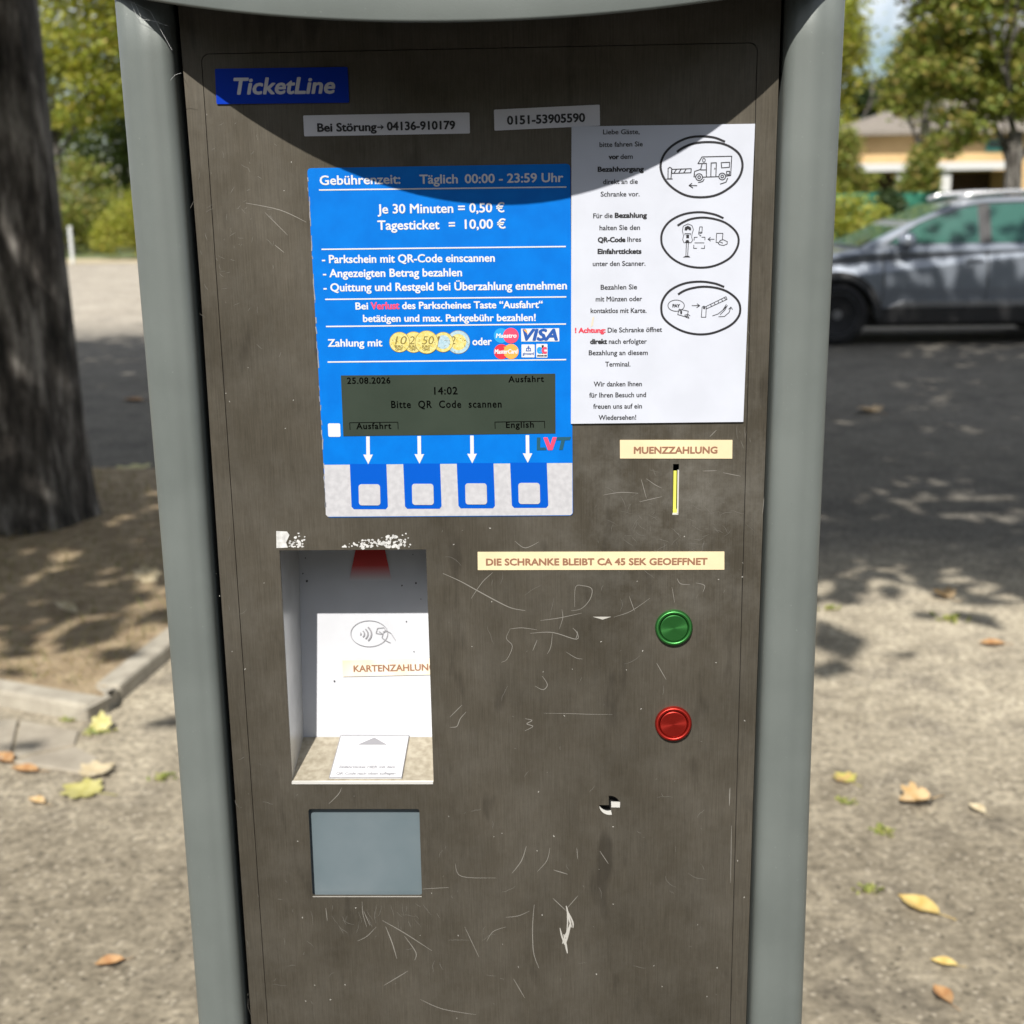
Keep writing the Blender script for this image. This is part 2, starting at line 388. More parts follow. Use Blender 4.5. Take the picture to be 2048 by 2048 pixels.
# far verge and garden ground
M['sand'] = mat('pale_sandy_verge', (.36, .30, .19), .95, 0, (.46, .39, .27), 3, 6)
M['lawn'] = mat('garden_grass', (.07, .10, .03), .95, 0, (.13, .15, .055), 4, 6)
sheet('verge', [(-60, 37.0), (3.5, 35.5), (3.5, 60), (-60, 60)], M['sand'], .012)
sheet('lawn', [(3.5, 17.6), (60, 17.0), (60, 120), (3.5, 120)], M['lawn'], .016)
sheet('lawn', [(-80, 39.5), (3.5, 39.5), (3.5, 160), (-80, 160)], M['lawn'], .02)

# ------------------------------------------------------------------ payment machine
mach = empty('parking_payment_machine', (-.0524, .1, 0))
tag(mach, 'grey and brushed steel parking payment machine with blue tariff panel and curved hood', 'payment machine')
XC = -.0524
PV = FRONT
def XZ(px, py): p = P(px, py); return (p.x, p.z)
def quad_xz(pts, r=.0012, n=3):
    """rounded polygon from measured corners"""
    p = [Vector(XZ(*q)) for q in pts]; out = []; k = len(p)
    for i in range(k):
        a, b, c = p[i-1], p[i], p[(i+1) % k]; u = (a-b).normalized(); w = (c-b).normalized()
        for j in range(n + 1):
            t = j / n; out.append(tuple((b + u*r)*(1-t)**2 + b*2*t*(1-t) + (b + w*r)*t*t))
    return out
cut = [(-.2062, 1.0703), (-.0975, 1.0703), (-.0969, 1.2550), (-.2055, 1.2550)]
cut = [(-.2066, 1.0703), (-.0976, 1.0703), (-.0976, 1.2550), (-.2056, 1.2550)]
win = quad_xz([(616.5, 1618), (838.5, 1618), (844, 1792), (625, 1792)], .0022)
s0 = XZ(1346.2, 928); s1 = XZ(1356.5, 1027)
slot = [(s0[0], s1[1]), (s1[0], s1[1]), (s1[0], s0[1]), (s0[0], s0[1])]
lc = XZ(1219.5, 1610.4); LR = .0079
lock = [(lc[0] + LR*math.cos(2*math.pi*k/32), lc[1] + LR*math.sin(2*math.pi*k/32)) for k in range(32)]
g1, g2 = XZ(1347.5, 1254.5), XZ(1346.5, 1446.5)
door = plate('service_door', [rrect(-.2380, .2, .1327, 1.6002, .005), cut, win, slot, lock], 0, .002, M['steel'], mach)
b = MB(); b.box((-.272, .12, .1), (.165, .26, 1.68)); b.build('cabinet_body', M['black'], mach)
b = MB(); b.box((-.2395, .0034, .19), (.1345, .0042, 1.61))
plate('door_backing', [[(-.2395, .19), (.1345, .19), (.1345, 1.61), (-.2395, 1.61)], [(-.215,1.064),(-.09,1.064),(-.09,1.30),(-.215,1.30)], quad_xz([(607,1608),(848,1608),(854,1803),(615,1803)]), [(s0[0]-.003, s1[1]-.003), (s1[0]+.003, s1[1]-.003), (s1[0]+.003, s0[1]+.003), (s0[0]-.003, s0[1]+.003)], [(lc[0]+.011*math.cos(k), lc[1]+.011*math.sin(k)) for k in [2*math.pi*j/20 for j in range(20)]]], .0034, .0045, M['black'], mach)

# side posts
def interp(tab, z):
    tab = sorted(tab)
    if z <= tab[0][0]: i = 0
    elif z >= tab[-1][0]: i = len(tab) - 2
    else: i = max(k for k in range(len(tab)-1) if tab[k][0] <= z)
    (a, x), (c, y) = tab[i], tab[i+1]
    return x + (y - x)*(z - a)/(c - a)
def tabl(pts, Y): return [(p.z, p.x) for p in (P(x, y, Y) for x, y in pts)]
LO = tabl([(232, 16), (290.4, 690), (339.8, 1275), (398.5, 2048)], -.004); LI = tabl([(341, 108), (377, 540), (417, 1129), (484, 2048)], -.014)
RO = tabl([(1690, 0), (1656.4, 700), (1630, 1275), (1603.4, 2048)], -.004); RI = tabl([(1574, 54), (1550.7, 700), (1524, 1400), (1502.5, 2048)], -.012)
def post(out, inn):
    m = MB(); zs = [.06, .5, .8, .95, 1.1, 1.25, 1.4, 1.5, 1.6, 1.665]; rings = []
    for z in zs:
        zz = max(z, .86); a = interp(out, zz); c = interp(inn, zz); sg = 1 if c > a else -1; w = abs(c - a)
        pr = []
        for k in range(7):      # outer front corner
            t = R(90*k/6); r = .012; pr.append((a + sg*(r - r*math.cos(t)), -.004 - .010*math.sin(t)))
        for k in range(1, 6): pr.append((a + sg*(.012 + (w-.021)*k/6), -.014 - .0016*math.sin(math.pi*k/6)))
        for k in range(7):      # inner front corner
            t = R(90*k/6); r = .009; pr.append((c - sg*(r - r*math.sin(t)), -.014 + .009*(1-math.cos(t))))
        pr.append((c, .03)); pr.append((c, .28)); pr.append((a + sg*.02, .28)); pr.append((a, .26))
        rings.append([(x, y, z) for x, y in pr])
    n = len(rings[0]); vs = [v for q in rings for v in q]; fs = []
    for i in range(len(zs)-1):
        for k in range(n): fs.append((i*n+k, i*n+(k+1) % n, (i+1)*n+(k+1) % n, (i+1)*n+k))
    fs += [tuple(range(n)), tuple(range((len(zs)-1)*n, len(zs)*n))]
    m.add(vs, fs)
    o = m.build('side_post', M['powder'], mach, smooth=True)
    me = o.data; bm_ = bmesh.new(); bm_.from_mesh(me); bmesh.ops.recalc_face_normals(bm_, faces=bm_.faces); bm_.to_mesh(me); bm_.free()
    return o
post(LO, LI); post(RO, RI)
zs = [.1, .86, .95, 1.05, 1.15, 1.25, 1.35, 1.45, 1.55, 1.62, 1.69]
fr = [(interp(LI, max(z, .86)) + .0036, z) for z in zs] + [(interp(RI, max(z, .86)) - .0022, z) for z in zs[::-1]]
plate('front_frame', [fr, rrect(-.23855, .1994, .13325, 1.60075, .0055)], .0002, .002, M['steel'], mach)
b = MB(); b.box((-.3, -.02, 0), (.2, .3, .1)); b.build('plinth', M['liner'], mach, bevel=.008)

# hood
HW = .2405
def hedge(dx):
    return .1005 - 1.442*dx**2 - 1.17*dx**4, 1.6045 + .59*dx**2
n = 40; rows = []
for i in range(n + 1):
    dx = -HW + 2*HW*i/n; o_, z_ = hedge(dx); x = XC + dx
    rows.append([(x, -o_ + .0035, z_ + .0005), (x, -o_ + .0008, z_ - .0003), (x, -o_, z_ + .0015), (x, -o_ + .006, z_ + .04), (x, -o_*.8 + .005, 1.70), (x, -o_*.3 + .02, 1.735), (x, .1, 1.75), (x, .28, 1.74), (x, .285, 1.64)])
m = MB(); k = len(rows[0])
m.add([v for r_ in rows for v in r_], [(i*k+j, i*k+j+1, (i+1)*k+j+1, (i+1)*k+j) for i in range(n) for j in range(k-1)])
ho = m.build('hood', M['powder'], mach, smooth=True)
for e in (0, n):
    m = MB(); m.poly(rows[e] + [(rows[e][0][0], .0, 1.69)]); m.build('hood_end', M['powder'], mach)
m = MB(); lin = []
for i in range(n + 1):
    dx = -HW + .0015 + 2*(HW-.0015)*i/n; o_, z_ = hedge(dx); x = XC + dx
    lin.append([(x, -o_ + .0036, z_ + .0007), (x, -o_*.7 + .004, z_ + .020), (x, .0, 1.672), (x, .28, 1.672)])
k = 4; m.add([v for r_ in lin for v in r_], [(i*k+j, (i+1)*k+j, (i+1)*k+j+1, i*k+j+1) for i in range(n) for j in range(k-1)])
m.build('hood_liner', M['liner'], mach, smooth=True)

# blue tariff panel
E1, E2, E3, E4, E5 = .0005, .0007, .00078, .00086, .00094
def sticker(name, pts, m, parent=mach, e=E1, r=.0008, pl=PV):
    s = MB(); k = len(pts); q = []
    c = [pl(x, y, e) for x, y in pts]
    for i in range(k):
        a, bb, d = c[i-1], c[i], c[(i+1) % k]; u = (a-bb).normalized()*r; w = (d-bb).normalized()*r
        for j in range(5):
            t = j/4; q.append((bb+u)*(1-t)**2 + bb*2*t*(1-t) + (bb+w)*t*t)
    s.prism(q, pl.n * -(e - .00005)); return s.build(name, m, parent)
def tx(mb, *a, **kw): text(mb, PV, *a, **kw)
tp = sticker('tariff_panel', [(653, 1034.5), (1146, 1031), (1140.6, 327.5), (614.5, 336.5)], M['blue'], r=.003)
b = MB(); rr_ = random.Random(3); pts = []
for k in range(70):
    y = 345 + k*9.7; pts.append((614.6 + (y-336.5)*.0552 + rr_.uniform(-1.2, 1.6), y + rr_.uniform(-2, 2)))
for k in range(69):
    if rr_.random() < .6: b.stroke(PV, pts[k:k+2], rr_.uniform(.8, 2.4), E2)
b.build('worn_edge', mat('worn_grey_edge', (.22, .23, .26), .6), tp)
b = MB(); T = lambda *a, **k: text(b, PV, *a, **k)
for s, x0, y0, x1, y1, c in (
    ('Gebührenzeit:', 640.6, 369.8, 800.6, 367, 18), ('Täglich', 840, 367.3, 915.4, 366.3, 17.5), ('00:00 - 23:59 Uhr', 930.4, 366.3, 1126, 363.5, 17.5),
    ('Je 30 Minuten = 0,50 €', 756, 427, 1008.7, 424, 18), ('Tagesticket', 756, 459.4, 878.8, 458, 18), ('=', 898.5, 458, 910, 457.7, 18), ('10,00 €', 930.4, 457.4, 1011, 456.5, 18),
    ('- Parkschein mit QR-Code einscannen', 645, 526, 989.3, 523, 15.5), ('- Angezeigten Betrag bezahlen', 647, 554.2, 923.8, 552.2, 15.5),
    ('- Quittung und Restgeld bei Überzahlung entnehmen', 648, 582.6, 1133.3, 578.3, 15.5),
    ('Bei', 712, 618.8, 736.2, 618.3, 13.6), ('des Parkscheines Taste “Ausfahrt“', 805, 617.7, 1085, 615.4, 13.6),
    ('betätigen und max. Parkgebühr bezahlen!', 727, 643.5, 1071, 641.5, 13.6), ('Zahlung mit', 656.8, 692.8, 764.6, 692.2, 14.2), ('oder', 945.5, 689.9, 983.2, 689.5, 14.2)):
    T(s, x0, y0, x1, y1, c, E2, bold=.62)
b.build('lettering', M['print'], tp)
b = MB(); text(b, PV, 'Verlust', 742.6, 618.3, 798.6, 617.5, 13.6, E2, bold=.7); b.build('lettering', M['pink'], tp)
b = MB()
for x0, y0, x1, y1 in ((639, 380, 1132, 374), (644, 498.6, 1131, 493), (651.3, 598.6, 1132, 593.6), (653, 652.8, 1131.3, 647.8), (656.2, 723.8, 1131.6, 719)):
    b.stroke(PV, [(x0, y0), (x1, y1)], 2.7, E2)
b.build('dividing_lines', M['print'], tp)
for x in (736.2, 838.6, 944, 1055):
    d = (x - 736)*.008; b = MB()
    b.on(PV, [(x-3.6, 872.5-d), (x-3.2, 909-d), (x-9.5, 908.7-d), (x+.6, 928-d), (x+9.8, 908.7-d), (x+3.8, 909-d), (x+3.4, 872.5-d)], E2)
    b.build('arrow', M['print'], tp)
b = MB(); b.poly([PV(x, y, E2) for x, y in [(648.5, 929.3), (652, 1029), (656, 1033), (1141, 1029.8), (1145, 1026), (1144.6, 925.6)]]); b.build('grey_base_strip', M['silver_foil'], tp)
def rq(x0, y0, x1, y1, r, sk=0):
    return [(x + sk*(y-y0)/(y1-y0), y) for x, y in rrect(x0, y0, x1, y1, r, 4)]
for i, (xl, xr) in enumerate(((700, 773), (806.7, 880.3), (913.6, 987), (1020.3, 1093.6))):
    d = i*.9
    b = MB(); b.on(PV, [(xl, 927.5-d), (xl+3.5, 1013-d), (xl+8, 1018-d), (xr-1, 1018-d), (xr+3, 1013-d), (xr, 927.5-d)], E3); tb = b.build('key_field', M['tab_blue'], tp)
    cx = (717.4, 824, 930.4, 1036.5)[i]
    b = MB(); b.prism([PV(x, y, E5+.0002) for x, y in rq(cx, 968-d, cx+43, 1010-d, 5.5, 1)][::-1], (0, .0004, 0)); b.build('soft_key', M['silver_foil'], tb)
b = MB(); b.on(PV, rq(656, 846.4, 680.6, 873.3, 3, 1), E2); b.build('white_square', M['print'], tp)
# coins and card marks
ZZ = 684
for x, r, o_, i_, s, e in ((827.6, 21.5, 'gold', None, '20', E2), (916.7, 23.8, 'silver', 'gold', '2', E2), (886.6, 20.5, 'gold', 'silver', '1', E3), (799.3, 20.7, 'gold', None, '10', E3), (853.5, 23.5, 'gold', None, '50', E4)):
    b = MB(); b.ell(PV, x, ZZ, r, r, e, 1); b.ell(PV, x, ZZ, r-.9, r-.9, e+.00001, 0)
    if i_: b.ell(PV, x, ZZ, r*.68, r*.68, e+.00002, 2)
    w = 24 if len(s) == 2 else 11; xs = x - (9 if len(s) == 2 else 16)
    text(b, PV, s, xs, ZZ+4.5, xs + w, ZZ+4.2, 16, e+.00003, shear=.2, m=1)
    rnd = random.Random(int(x))
    for k in range(16):
        a = rnd.uniform(0, 6.3); rr = r*rnd.uniform(.35, .85); q = (x + rr*math.cos(a), ZZ + abs(rr*math.sin(a))*rnd.choice((1, 1, -.4)))
        b.stroke(PV, [q, (q[0]+rnd.uniform(-3, 3), q[1]+rnd.uniform(-2.5, 2.5))], .9, e+.00003, m=1)
    if not i_: text(b, PV, 'EURO', x-9, ZZ+11, x+7, ZZ+11, 4.5, e+.00003, bold=.3, m=1); text(b, PV, 'CENT', x-8, ZZ+16.5, x+6, ZZ+16.5, 4, e+.00003, bold=.3, m=1)
    b.build('printed_coin', [M[o_], M['olive'], M[i_ or o_]], tp)
b = MB(); b.ell(PV, 1002.6, 671, 15, 15, E2, 0); b.ell(PV, 1021.8, 671, 15.5, 15.5, E3, 1); text(b, PV, 'Maestro', 992.2, 675.2, 1033, 674.8, 8.2, E4, bold=.5, shear=.15, m=2); b.build('card_emblem', [M['maes'], M['pink'], M['print']], tp)
b = MB(); b.ell(PV, 1003, 703.1, 15, 15, E2, 0); b.ell(PV, 1022.3, 702.7, 15, 15, E3, 1)
for k in range(4): b.stroke(PV, [(1008+k % 2, 694+k*5.5), (1017, 694+k*5.5)], 1.6, E3+.00003, m=1)
text(b, PV, 'MasterCard', 989.5, 707, 1035.3, 706.6, 8.4, E4, bold=.5, shear=.15, m=2); b.build('card_emblem', [M['mred'], M['orange'], M['print']], tp)
b = MB(); b.on(PV, [(1042.6, 683), (1118.7, 682.6), (1118.2, 656.2), (1042.2, 657)], E2, 0); text(b, PV, 'VISA', 1047, 680.3, 1114.4, 679.9, 21.5, E3, bold=1.7, shear=.22, m=1)
b.on(PV, [(1046.5, 659), (1053, 659), (1055.5, 668)], E4, 2); b.build('card_emblem', [M['print'], M['visa'], M['orange']], tp)
b = MB(); b.on(PV, rq(1043, 688.6, 1069.3, 714.5, 1.5), E2, 0); text(b, PV, 'girocard', 1045.5, 709.5, 1067.5, 709.3, 5, E3, bold=.2, m=1)
for q in ([(1053, 700), (1053, 696.5), (1061, 696.5), (1061, 700)], [(1057, 691.5), (1057, 699.5)], [(1055, 694), (1059, 694)], [(1052, 701.5), (1062, 701.5)]): b.stroke(PV, q, 1.6, E3, m=1)
b.build('card_emblem', [M['print'], M['visa']], tp)
b = MB(); b.on(PV, rq(1072.4, 687.6, 1095, 715, 1.5), E2, 0); text(b, PV, 'e', 1075, 706, 1083.4, 706, 17, E3, bold=1.5, m=1); b.on(PV, [(1083.4, 707), (1087.5, 707), (1087.5, 690), (1083.4, 690)], E3, 3); text(b, PV, 'c', 1084.8, 706, 1092.6, 706, 17, E4, bold=1.5, m=2)
text(b, PV, 'electronic cash', 1074.5, 712.5, 1093.5, 712.3, 3.2, E3, bold=.35, m=3); b.build('card_emblem', [M['print'], M['maes'], M['pink'], M['ink']], tp)
b = MB()
b.on(PV, [(1073.5, 900), (1093, 899.7), (1091, 894.4), (1080, 894.6), (1081, 874.3), (1073.8, 874.5)], E3, 0)
b.on(PV, [(1096, 899.8), (1105, 899.6), (1113.5, 874), (1105.5, 874), (1100.5, 889.5), (1095, 874.3), (1086.5, 874.5)], E4, 1)
b.on(PV, [(1118, 899.4), (1125.5, 899.2), (1130, 880), (1140, 879.6), (1142, 873.4), (1114.5, 873.8), (1113, 880.2), (1122.5, 880)], E3, 0)
b.build('maker_emblem', [M['teal'], M['pink']], tp)
# display
dp = sticker('display', [(687, 872), (1111, 866.5), (1110.5, 747), (682, 750.7)], M['lcd'], tp, E3, r=.0003)
b = MB()
for s, x0, y0, x1, y1, c, sp in (('25.08.2026', 695, 767, 781, 766.3, 12, 1.1), ('Ausfahrt', 1017.4, 764, 1087.5, 763, 12, 1.15), ('14:02', 869, 788.4, 915, 788, 14.5, 1.1),
        ('Bitte  QR  Code  scannen', 783.2, 815.4, 1003, 814.3, 14, 1.15), ('Ausfahrt', 713.6, 857.6, 782.6, 857, 12, 1.15), ('English', 1012.5, 855, 1067.3, 854.3, 12, 1.15)):
    text(b, PV, s, x0, y0, x1, y1, c, E5, bold=.4, space=sp)
b.build('lettering', M['lcd_ink'], dp)
b = MB(); b.stroke(PV, [(700.5, 859), (699.8, 845), (796, 843.8), (796.6, 857.5)], 1.3, E5); b.build('key_frame', M['lcd_ink'], dp); b = MB(); b.stroke(PV, [(990.5, 856.5), (989.8, 843.6), (1089, 842), (1089.5, 855.5)], 1.3, E5); b.build('key_frame', M['lcd_ink'], dp)

# name plate and paper labels
pn = sticker('name_plate', [(434, 208.5), (698.6, 205.5), (695.3, 134.3), (430.6, 138)], M['navy'], e=.0012, r=.001)
b = MB(); text(b, PV, 'TicketLine', 470.5, 188.6, 670, 186.4, 31.5, .0013, bold=1.5, shear=.2); b.build('lettering', M['label'], pn)
l1 = sticker('phone_label', [(608.7, 272.8), (940, 267), (939, 225), (606.5, 231)], M['label'])
b = MB(); text(b, PV, 'Bei Störung', 636, 263.3, 753, 261.4, 16, E2, bold=.95); text(b, PV, '04136-910179', 775, 260.6, 910, 258, 16, E2, bold=.95)
b.stroke(PV, [(755.5, 254.6), (763, 254.4)], 2.6, E2); b.on(PV, [(761.5, 260.3), (768.3, 254.3), (761, 248.6), (763.4, 254.3)], E2+.00003); b.build('lettering', M['ink'], l1)
l2 = sticker('phone_label', [(989, 261.5), (1200, 251.5), (1199.3, 209.4), (988, 219.5)], M['label'], e=.0009)
b = MB(); text(b, PV, '0151-53905590', 1015.2, 249.3, 1169.6, 243.4, 16.6, .001, bold=.95); b.build('lettering', M['ink'], l2)

# notice sheet
EN = .0016
ns = sticker('notice_sheet', [(1141.8, 846.8), (1486, 843), (1509.4, 247.8), (1143, 253.3)], M['white'], e=EN, r=.0003)
EN += .00012
bn = MB(); bb = MB(); brd = MB()
for s, x0, y0, x1, y1, w in (
    ('Liebe Gäste,', 1206, 268.9, 1278.7, 268.3, 0), ('bitte fahren Sie', 1199, 294.2, 1284.9, 292.7, 0), ('vor', 1217.6, 318.6, 1237, 318.2, 1), ('dem', 1240.8, 318.2, 1265, 317.6, 0),
    ('Bezahlvorgang', 1195.8, 343.4, 1286.7, 342.8, 1), ('direkt an die', 1206, 368.3, 1275, 367.5, 0), ('Schranke vor.', 1201.4, 393.1, 1278.6, 392.5, 0),
    ('Für die', 1186.5, 436.4, 1224.8, 435.6, 0), ('Bezahlung', 1229.8, 435.4, 1293, 434.9, 1), ('halten Sie den', 1199, 460.2, 1279.5, 459.4, 0), ('QR-Code', 1196, 484.2, 1250, 483.6, .6), ('Ihres', 1254.6, 483.4, 1281.7, 483, 0),
    ('Einfahrttickets', 1195.6, 507.4, 1282, 507, 1), ('unter den Scanner.', 1185.5, 531.8, 1290.4, 531.2, 0), ('Bezahlen Sie', 1201.4, 578.9, 1273.5, 578, 0), ('mit Münzen oder', 1191.5, 602.5, 1283.6, 601.6, 0),
    ('kontaktlos mit Karte.', 1181.3, 625.6, 1292.5, 625.2, 0), ('! Achtung:', 1150.3, 665, 1210.3, 664.6, 2), ('Die Schranke öffnet', 1215.3, 664.5, 1323.5, 663.1, 0), ('direkt', 1180.7, 687.3, 1213.4, 687, 1), ('nach erfolgter', 1217.6, 687, 1293, 686.7, 0),
    ('Bezahlung an diesem', 1177.6, 709.7, 1295, 709.3, 0), ('Terminal.', 1210.3, 732.4, 1260.4, 732.2, 0), ('Wir danken Ihnen', 1187.5, 772.2, 1283.2, 771.6, 0), ('für Ihren Besuch und', 1178.6, 794.3, 1291.5, 793.3, 0),
    ('freuen uns auf ein', 1186.5, 816.7, 1283.4, 816, 0), ('Wiedersehen!', 1197.3, 839, 1271.8, 838.4, 0)):
    text(brd if w == 2 else bn, PV, s, x0, y0, x1, y1, 9.5, EN, bold=.26 if w == 0 else .75)
bn.build('lettering', M['ink'], ns); brd.build('lettering', M['red_ink'], ns)
def c1(x, y): return (1240 + x*.13457, 250 + y*.13457)
def c2(x, y): return (1300 + x*.13459, 420 + y*.13459)
def circ(f, x, y, rx, ry=None, n=16): return [f(x + rx*math.cos(2*math.pi*k/n), y + (ry or rx)*math.sin(2*math.pi*k/n)) for k in range(n)]
def S(mb, f, pts, w=1.8, closed=False, **k): mb.stroke(PV, [f(*p) for p in pts], w, EN, closed, **k)
b = MB()
S(b, c1, [(1548,248),(1400,190),(1200,170),(1000,195),(800,290),(660,430),(600,600),(640,770),(760,920),(960,1040),(1190,1075),(1430,1040),(1640,920),(1770,770),(1815,600),(1770,440),(1640,330),(1480,270),(1290,255),(1100,275),(950,330),(848,395)], 4.6, smooth=True)
for q, cl in (([(1215,475),(1655,465),(1640,750),(1565,760)],0), ([(1460,768),(1225,775)],0), ([(1215,475),(1155,575),(1280,572),(1280,775)],0), ([(1215,580),(1195,660),(1105,690),(1095,770),(1125,770)],0),
        ([(1195,668),(1275,668)],0), ([(1345,765),(1350,565),(1428,562),(1420,765)],0), ([(1500,560),(1625,555),(1620,630),(1505,638)],1), ([(710,800),(712,645),(738,630),(765,645),(755,800)],1), ([(765,660),(1055,650),(1050,710),(770,720)],1),
        ([(800,715),(835,660)],0), ([(870,712),(905,657)],0), ([(945,710),(980,655)],0), ([(1140,902),(1025,900)],0), ([(1065,868),(1022,900),(1078,935)],0), ([(1160,855),(1225,840),(1245,805)],0), ([(1485,878),(1570,850),(1595,790)],0), ([(1580,690),(1625,688),(1620,735),(1580,738)],1), ([(690,803),(775,803)],0), ([(1405,660),(1405,640)],0), ([(1100,735),(1110,745)],0)):
    S(b, c1, q, 1.85, cl)
for x, y, r in ((1172,775,50),(1172,775,20),(1515,765,50),(1515,765,20)): b.stroke(PV, circ(c1, x, y, r), 1.9, EN, True)
b.stroke(PV, circ(c1, 1243, 525, 20, 28), 1.5, EN, True); b.build('camper_pictogram', M['ink'], ns)
b = MB()
S(b, c2, [(1080,118),(950,65),(740,32),(500,62),(300,160),(190,300),(165,440),(200,570),(330,720),(520,820),(740,855),(960,825),(1170,720),(1280,580),(1312,440),(1270,320),(1150,210),(1000,145),(800,112),(620,130),(500,175),(412,228)], 4.3, smooth=True)
S(b, c2, [(560,205),(620,230),(642,290),(622,350),(615,400),(628,450),(605,485),(500,485),(482,440),(495,380),(478,310),(490,240)], 1.2, True)
for q in ([(510,300),(515,255),(560,232),(605,260),(608,300),(580,300),(560,280),(540,305)], [(535,365),(578,365),(576,418),(535,418)], [(535,445),(570,445),(585,485),(515,485)], [(485,703),(520,680),(575,680),(595,703)], [(725,378),(742,370),(760,380),(745,392)]): b.on(PV, [c2(*p) for p in q], EN+.00001)
for q, cl in (([(515,370),(515,350),(597,350),(597,370)],0), ([(537,490),(530,680)],0), ([(566,490),(556,680)],0), ([(735,250),(772,250),(768,340),(718,360)],1), ([(718,335),(768,325)],0), ([(650,450),(655,405),(700,403)],0), ([(765,403),(813,403),(812,445)],0), ([(648,520),(645,568),(690,568)],0), ([(755,568),(805,568),(808,525)],0), ([(660,487),(800,487)],0),
        ([(950,433),(860,433)],0), ([(892,405),(858,433),(895,460)],0), ([(985,345),(1078,345),(1070,440)],0), ([(1005,480),(978,480),(985,345)],0), ([(1010,495),(1040,450),(1085,440),(1145,470),(1140,505),(1090,525),(1030,515)],1), ([(1030,470),(1075,490)],0)):
    S(b, c2, q, 1.4, cl)
b.build('ticket_pictogram', M['ink'], ns)
b = MB()
S(b, c2, [(1090,1138),(950,1088),(740,1062),(500,1092),(300,1190),(190,1330),(165,1470),(200,1600),(330,1720),(520,1810),(740,1845),(960,1815),(1190,1710),(1310,1580),(1335,1450),(1290,1330),(1160,1220),(1000,1160),(800,1137),(620,1160),(500,1200),(420,1248)], 4.4, smooth=True)
b.stroke(PV, circ(c2, 385, 1418, 122, 83, 24), 1.3, EN, True); b.stroke(PV, circ(c2, 800, 1453, 8), 2.2, EN, True); b.ell(PV, *c2(460, 1518), 2, 4, EN)
x0, y0 = c2(333, 1443); x1, y1 = c2(438, 1443); text(b, PV, 'PAY', x0, y0, x1, y1, 6.2, EN, bold=.5)
for q, cl in (([(430,1470),(565,1500),(545,1590),(408,1550)],1), ([(510,1560),(560,1545),(590,1570)],0), ([(520,1575),(560,1570),(575,1605),(530,1590)],0), ([(620,1418),(735,1418)],0), ([(695,1390),(735,1418),(690,1448)],0), ([(770,1440),(795,1425),(832,1440),(825,1590),(758,1590)],1), ([(830,1430),(1125,1285),(1140,1325),(835,1465)],1),
        ([(895,1398),(910,1428)],0), ([(950,1372),(962,1404)],0), ([(1005,1345),(1017,1378)],0), ([(1060,1318),(1072,1352)],0), ([(1095,1300),(1130,1330)],0), ([(925,1570),(1010,1540),(1080,1480),(1130,1400)],0), ([(1040,1550),(1110,1480),(1145,1415)],0), ([(1015,1583),(1100,1580),(1170,1520),(1195,1445)],0), ([(1165,1470),(1197,1438),(1220,1475)],0), ([(1085,1480),(1130,1430)],0)):
    S(b, c2, q, 1.35, cl)
b.build('barrier_pictogram', M['ink'], ns)
b = MB(); b.on(PV, [(1181, 655), (1185, 634), (1188, 633), (1186, 650)], EN); b.build('rust_stain', mat('pale_tan_stain', (.55, .49, .38), .6), ns)

# cream labels
for nm, q, s, tt in (('coin_label', [(1240, 916.7), (1464.3, 917), (1464.7, 879.8), (1239.7, 879.8)], 'MUENZZAHLUNG', (1268, 906.4, 1433.9, 906, 12.8)),
                     ('barrier_label', [(955.7, 1139.8), (1448.6, 1139), (1448.6, 1102.9), (955.3, 1103.6)], 'DIE SCHRANKE BLEIBT CA 45 SEK GEOEFFNET', (972.8, 1129.9, 1414, 1128.6, 12.8))):
    l = sticker(nm, q, M['cream'], r=.0002); b = MB(); text(b, PV, s, *tt, E2, bold=.75); b.build('lettering', M['brown_ink'], l)

# scanner recess : tilted white back, sloped zinc floor
pb = P(607, 1474, .052); pt_y = .082
BK0 = Vector((pb.x, .052, pb.z)); dz = 1.30 - pb.z
tilt = Vector((0, pt_y - .052, dz)).normalized()
BACK = Plane(BK0, Vector((0, -tilt.z, tilt.y)))
FLN = Vector((0, -(BK0.z - 1.0703), .052)).normalized()
FLOOR = Plane((0, .0005, 1.0706), FLN)
rec = empty('scanner_recess', (-.15, .05, 1.07)); rec.parent = mach; rec.matrix_parent_inverse = parent_inv(mach)
def rpart(mb, name, m, **k):
    o = mb.build(name, m, None, **k); o.parent = rec; o.matrix_parent_inverse = (Matrix.Translation(rec.location)).inverted(); return o
XR = -.0968
bt = P(601.5, 1102, .078); XLt = bt.x
b = MB(); b.prism([(BK0.x-.02, .052-.0*1, BK0.z-.004), (XR+.004, .052, BK0.z-.004), (XR+.004, pt_y, 1.30), (XLt-.02, pt_y, 1.30)], (0, .003, 0)); bkp = rpart(b, 'back_panel', M['back_in'])
b = MB(); b.poly([(-.2068, .0021, 1.0695), (BK0.x, .0525, BK0.z-.002), (XLt-.0005, pt_y, 1.30), (-.2060, .0021, 1.30)]); rpart(b, 'side_wall', M['wall_in'])
b = MB(); b.poly([(XR-.0005, .0021, 1.0695), (XR, .0521, BK0.z-.002), (XR, pt_y, 1.30), (XR-.0005, .0021, 1.30)][::-1]); rpart(b, 'side_wall', M['wall_in'])
b = MB(); b.prism([(-.2068, .0004, 1.0706), (XR-.0006, .0004, 1.0706), (XR, .0519, BK0.z), (BK0.x, .0519, BK0.z)], (0, 0, -.002)); rpart(b, 'floor_plate', M['zinc'])
b = MB(); b.box((-.21, .0022, 1.30), (XR+.004, .085, 1.302)); rpart(b, 'ceiling_plate', M['liner'])
b = MB(); b.prism([P(583.5,1568.5,-.0008), P(866,1568.5,-.0008), P(866,1563.5,-.0008), P(583.5,1563.5,-.0008)], (0, .002, 0)); rpart(b, 'front_lip', M['chrome'])
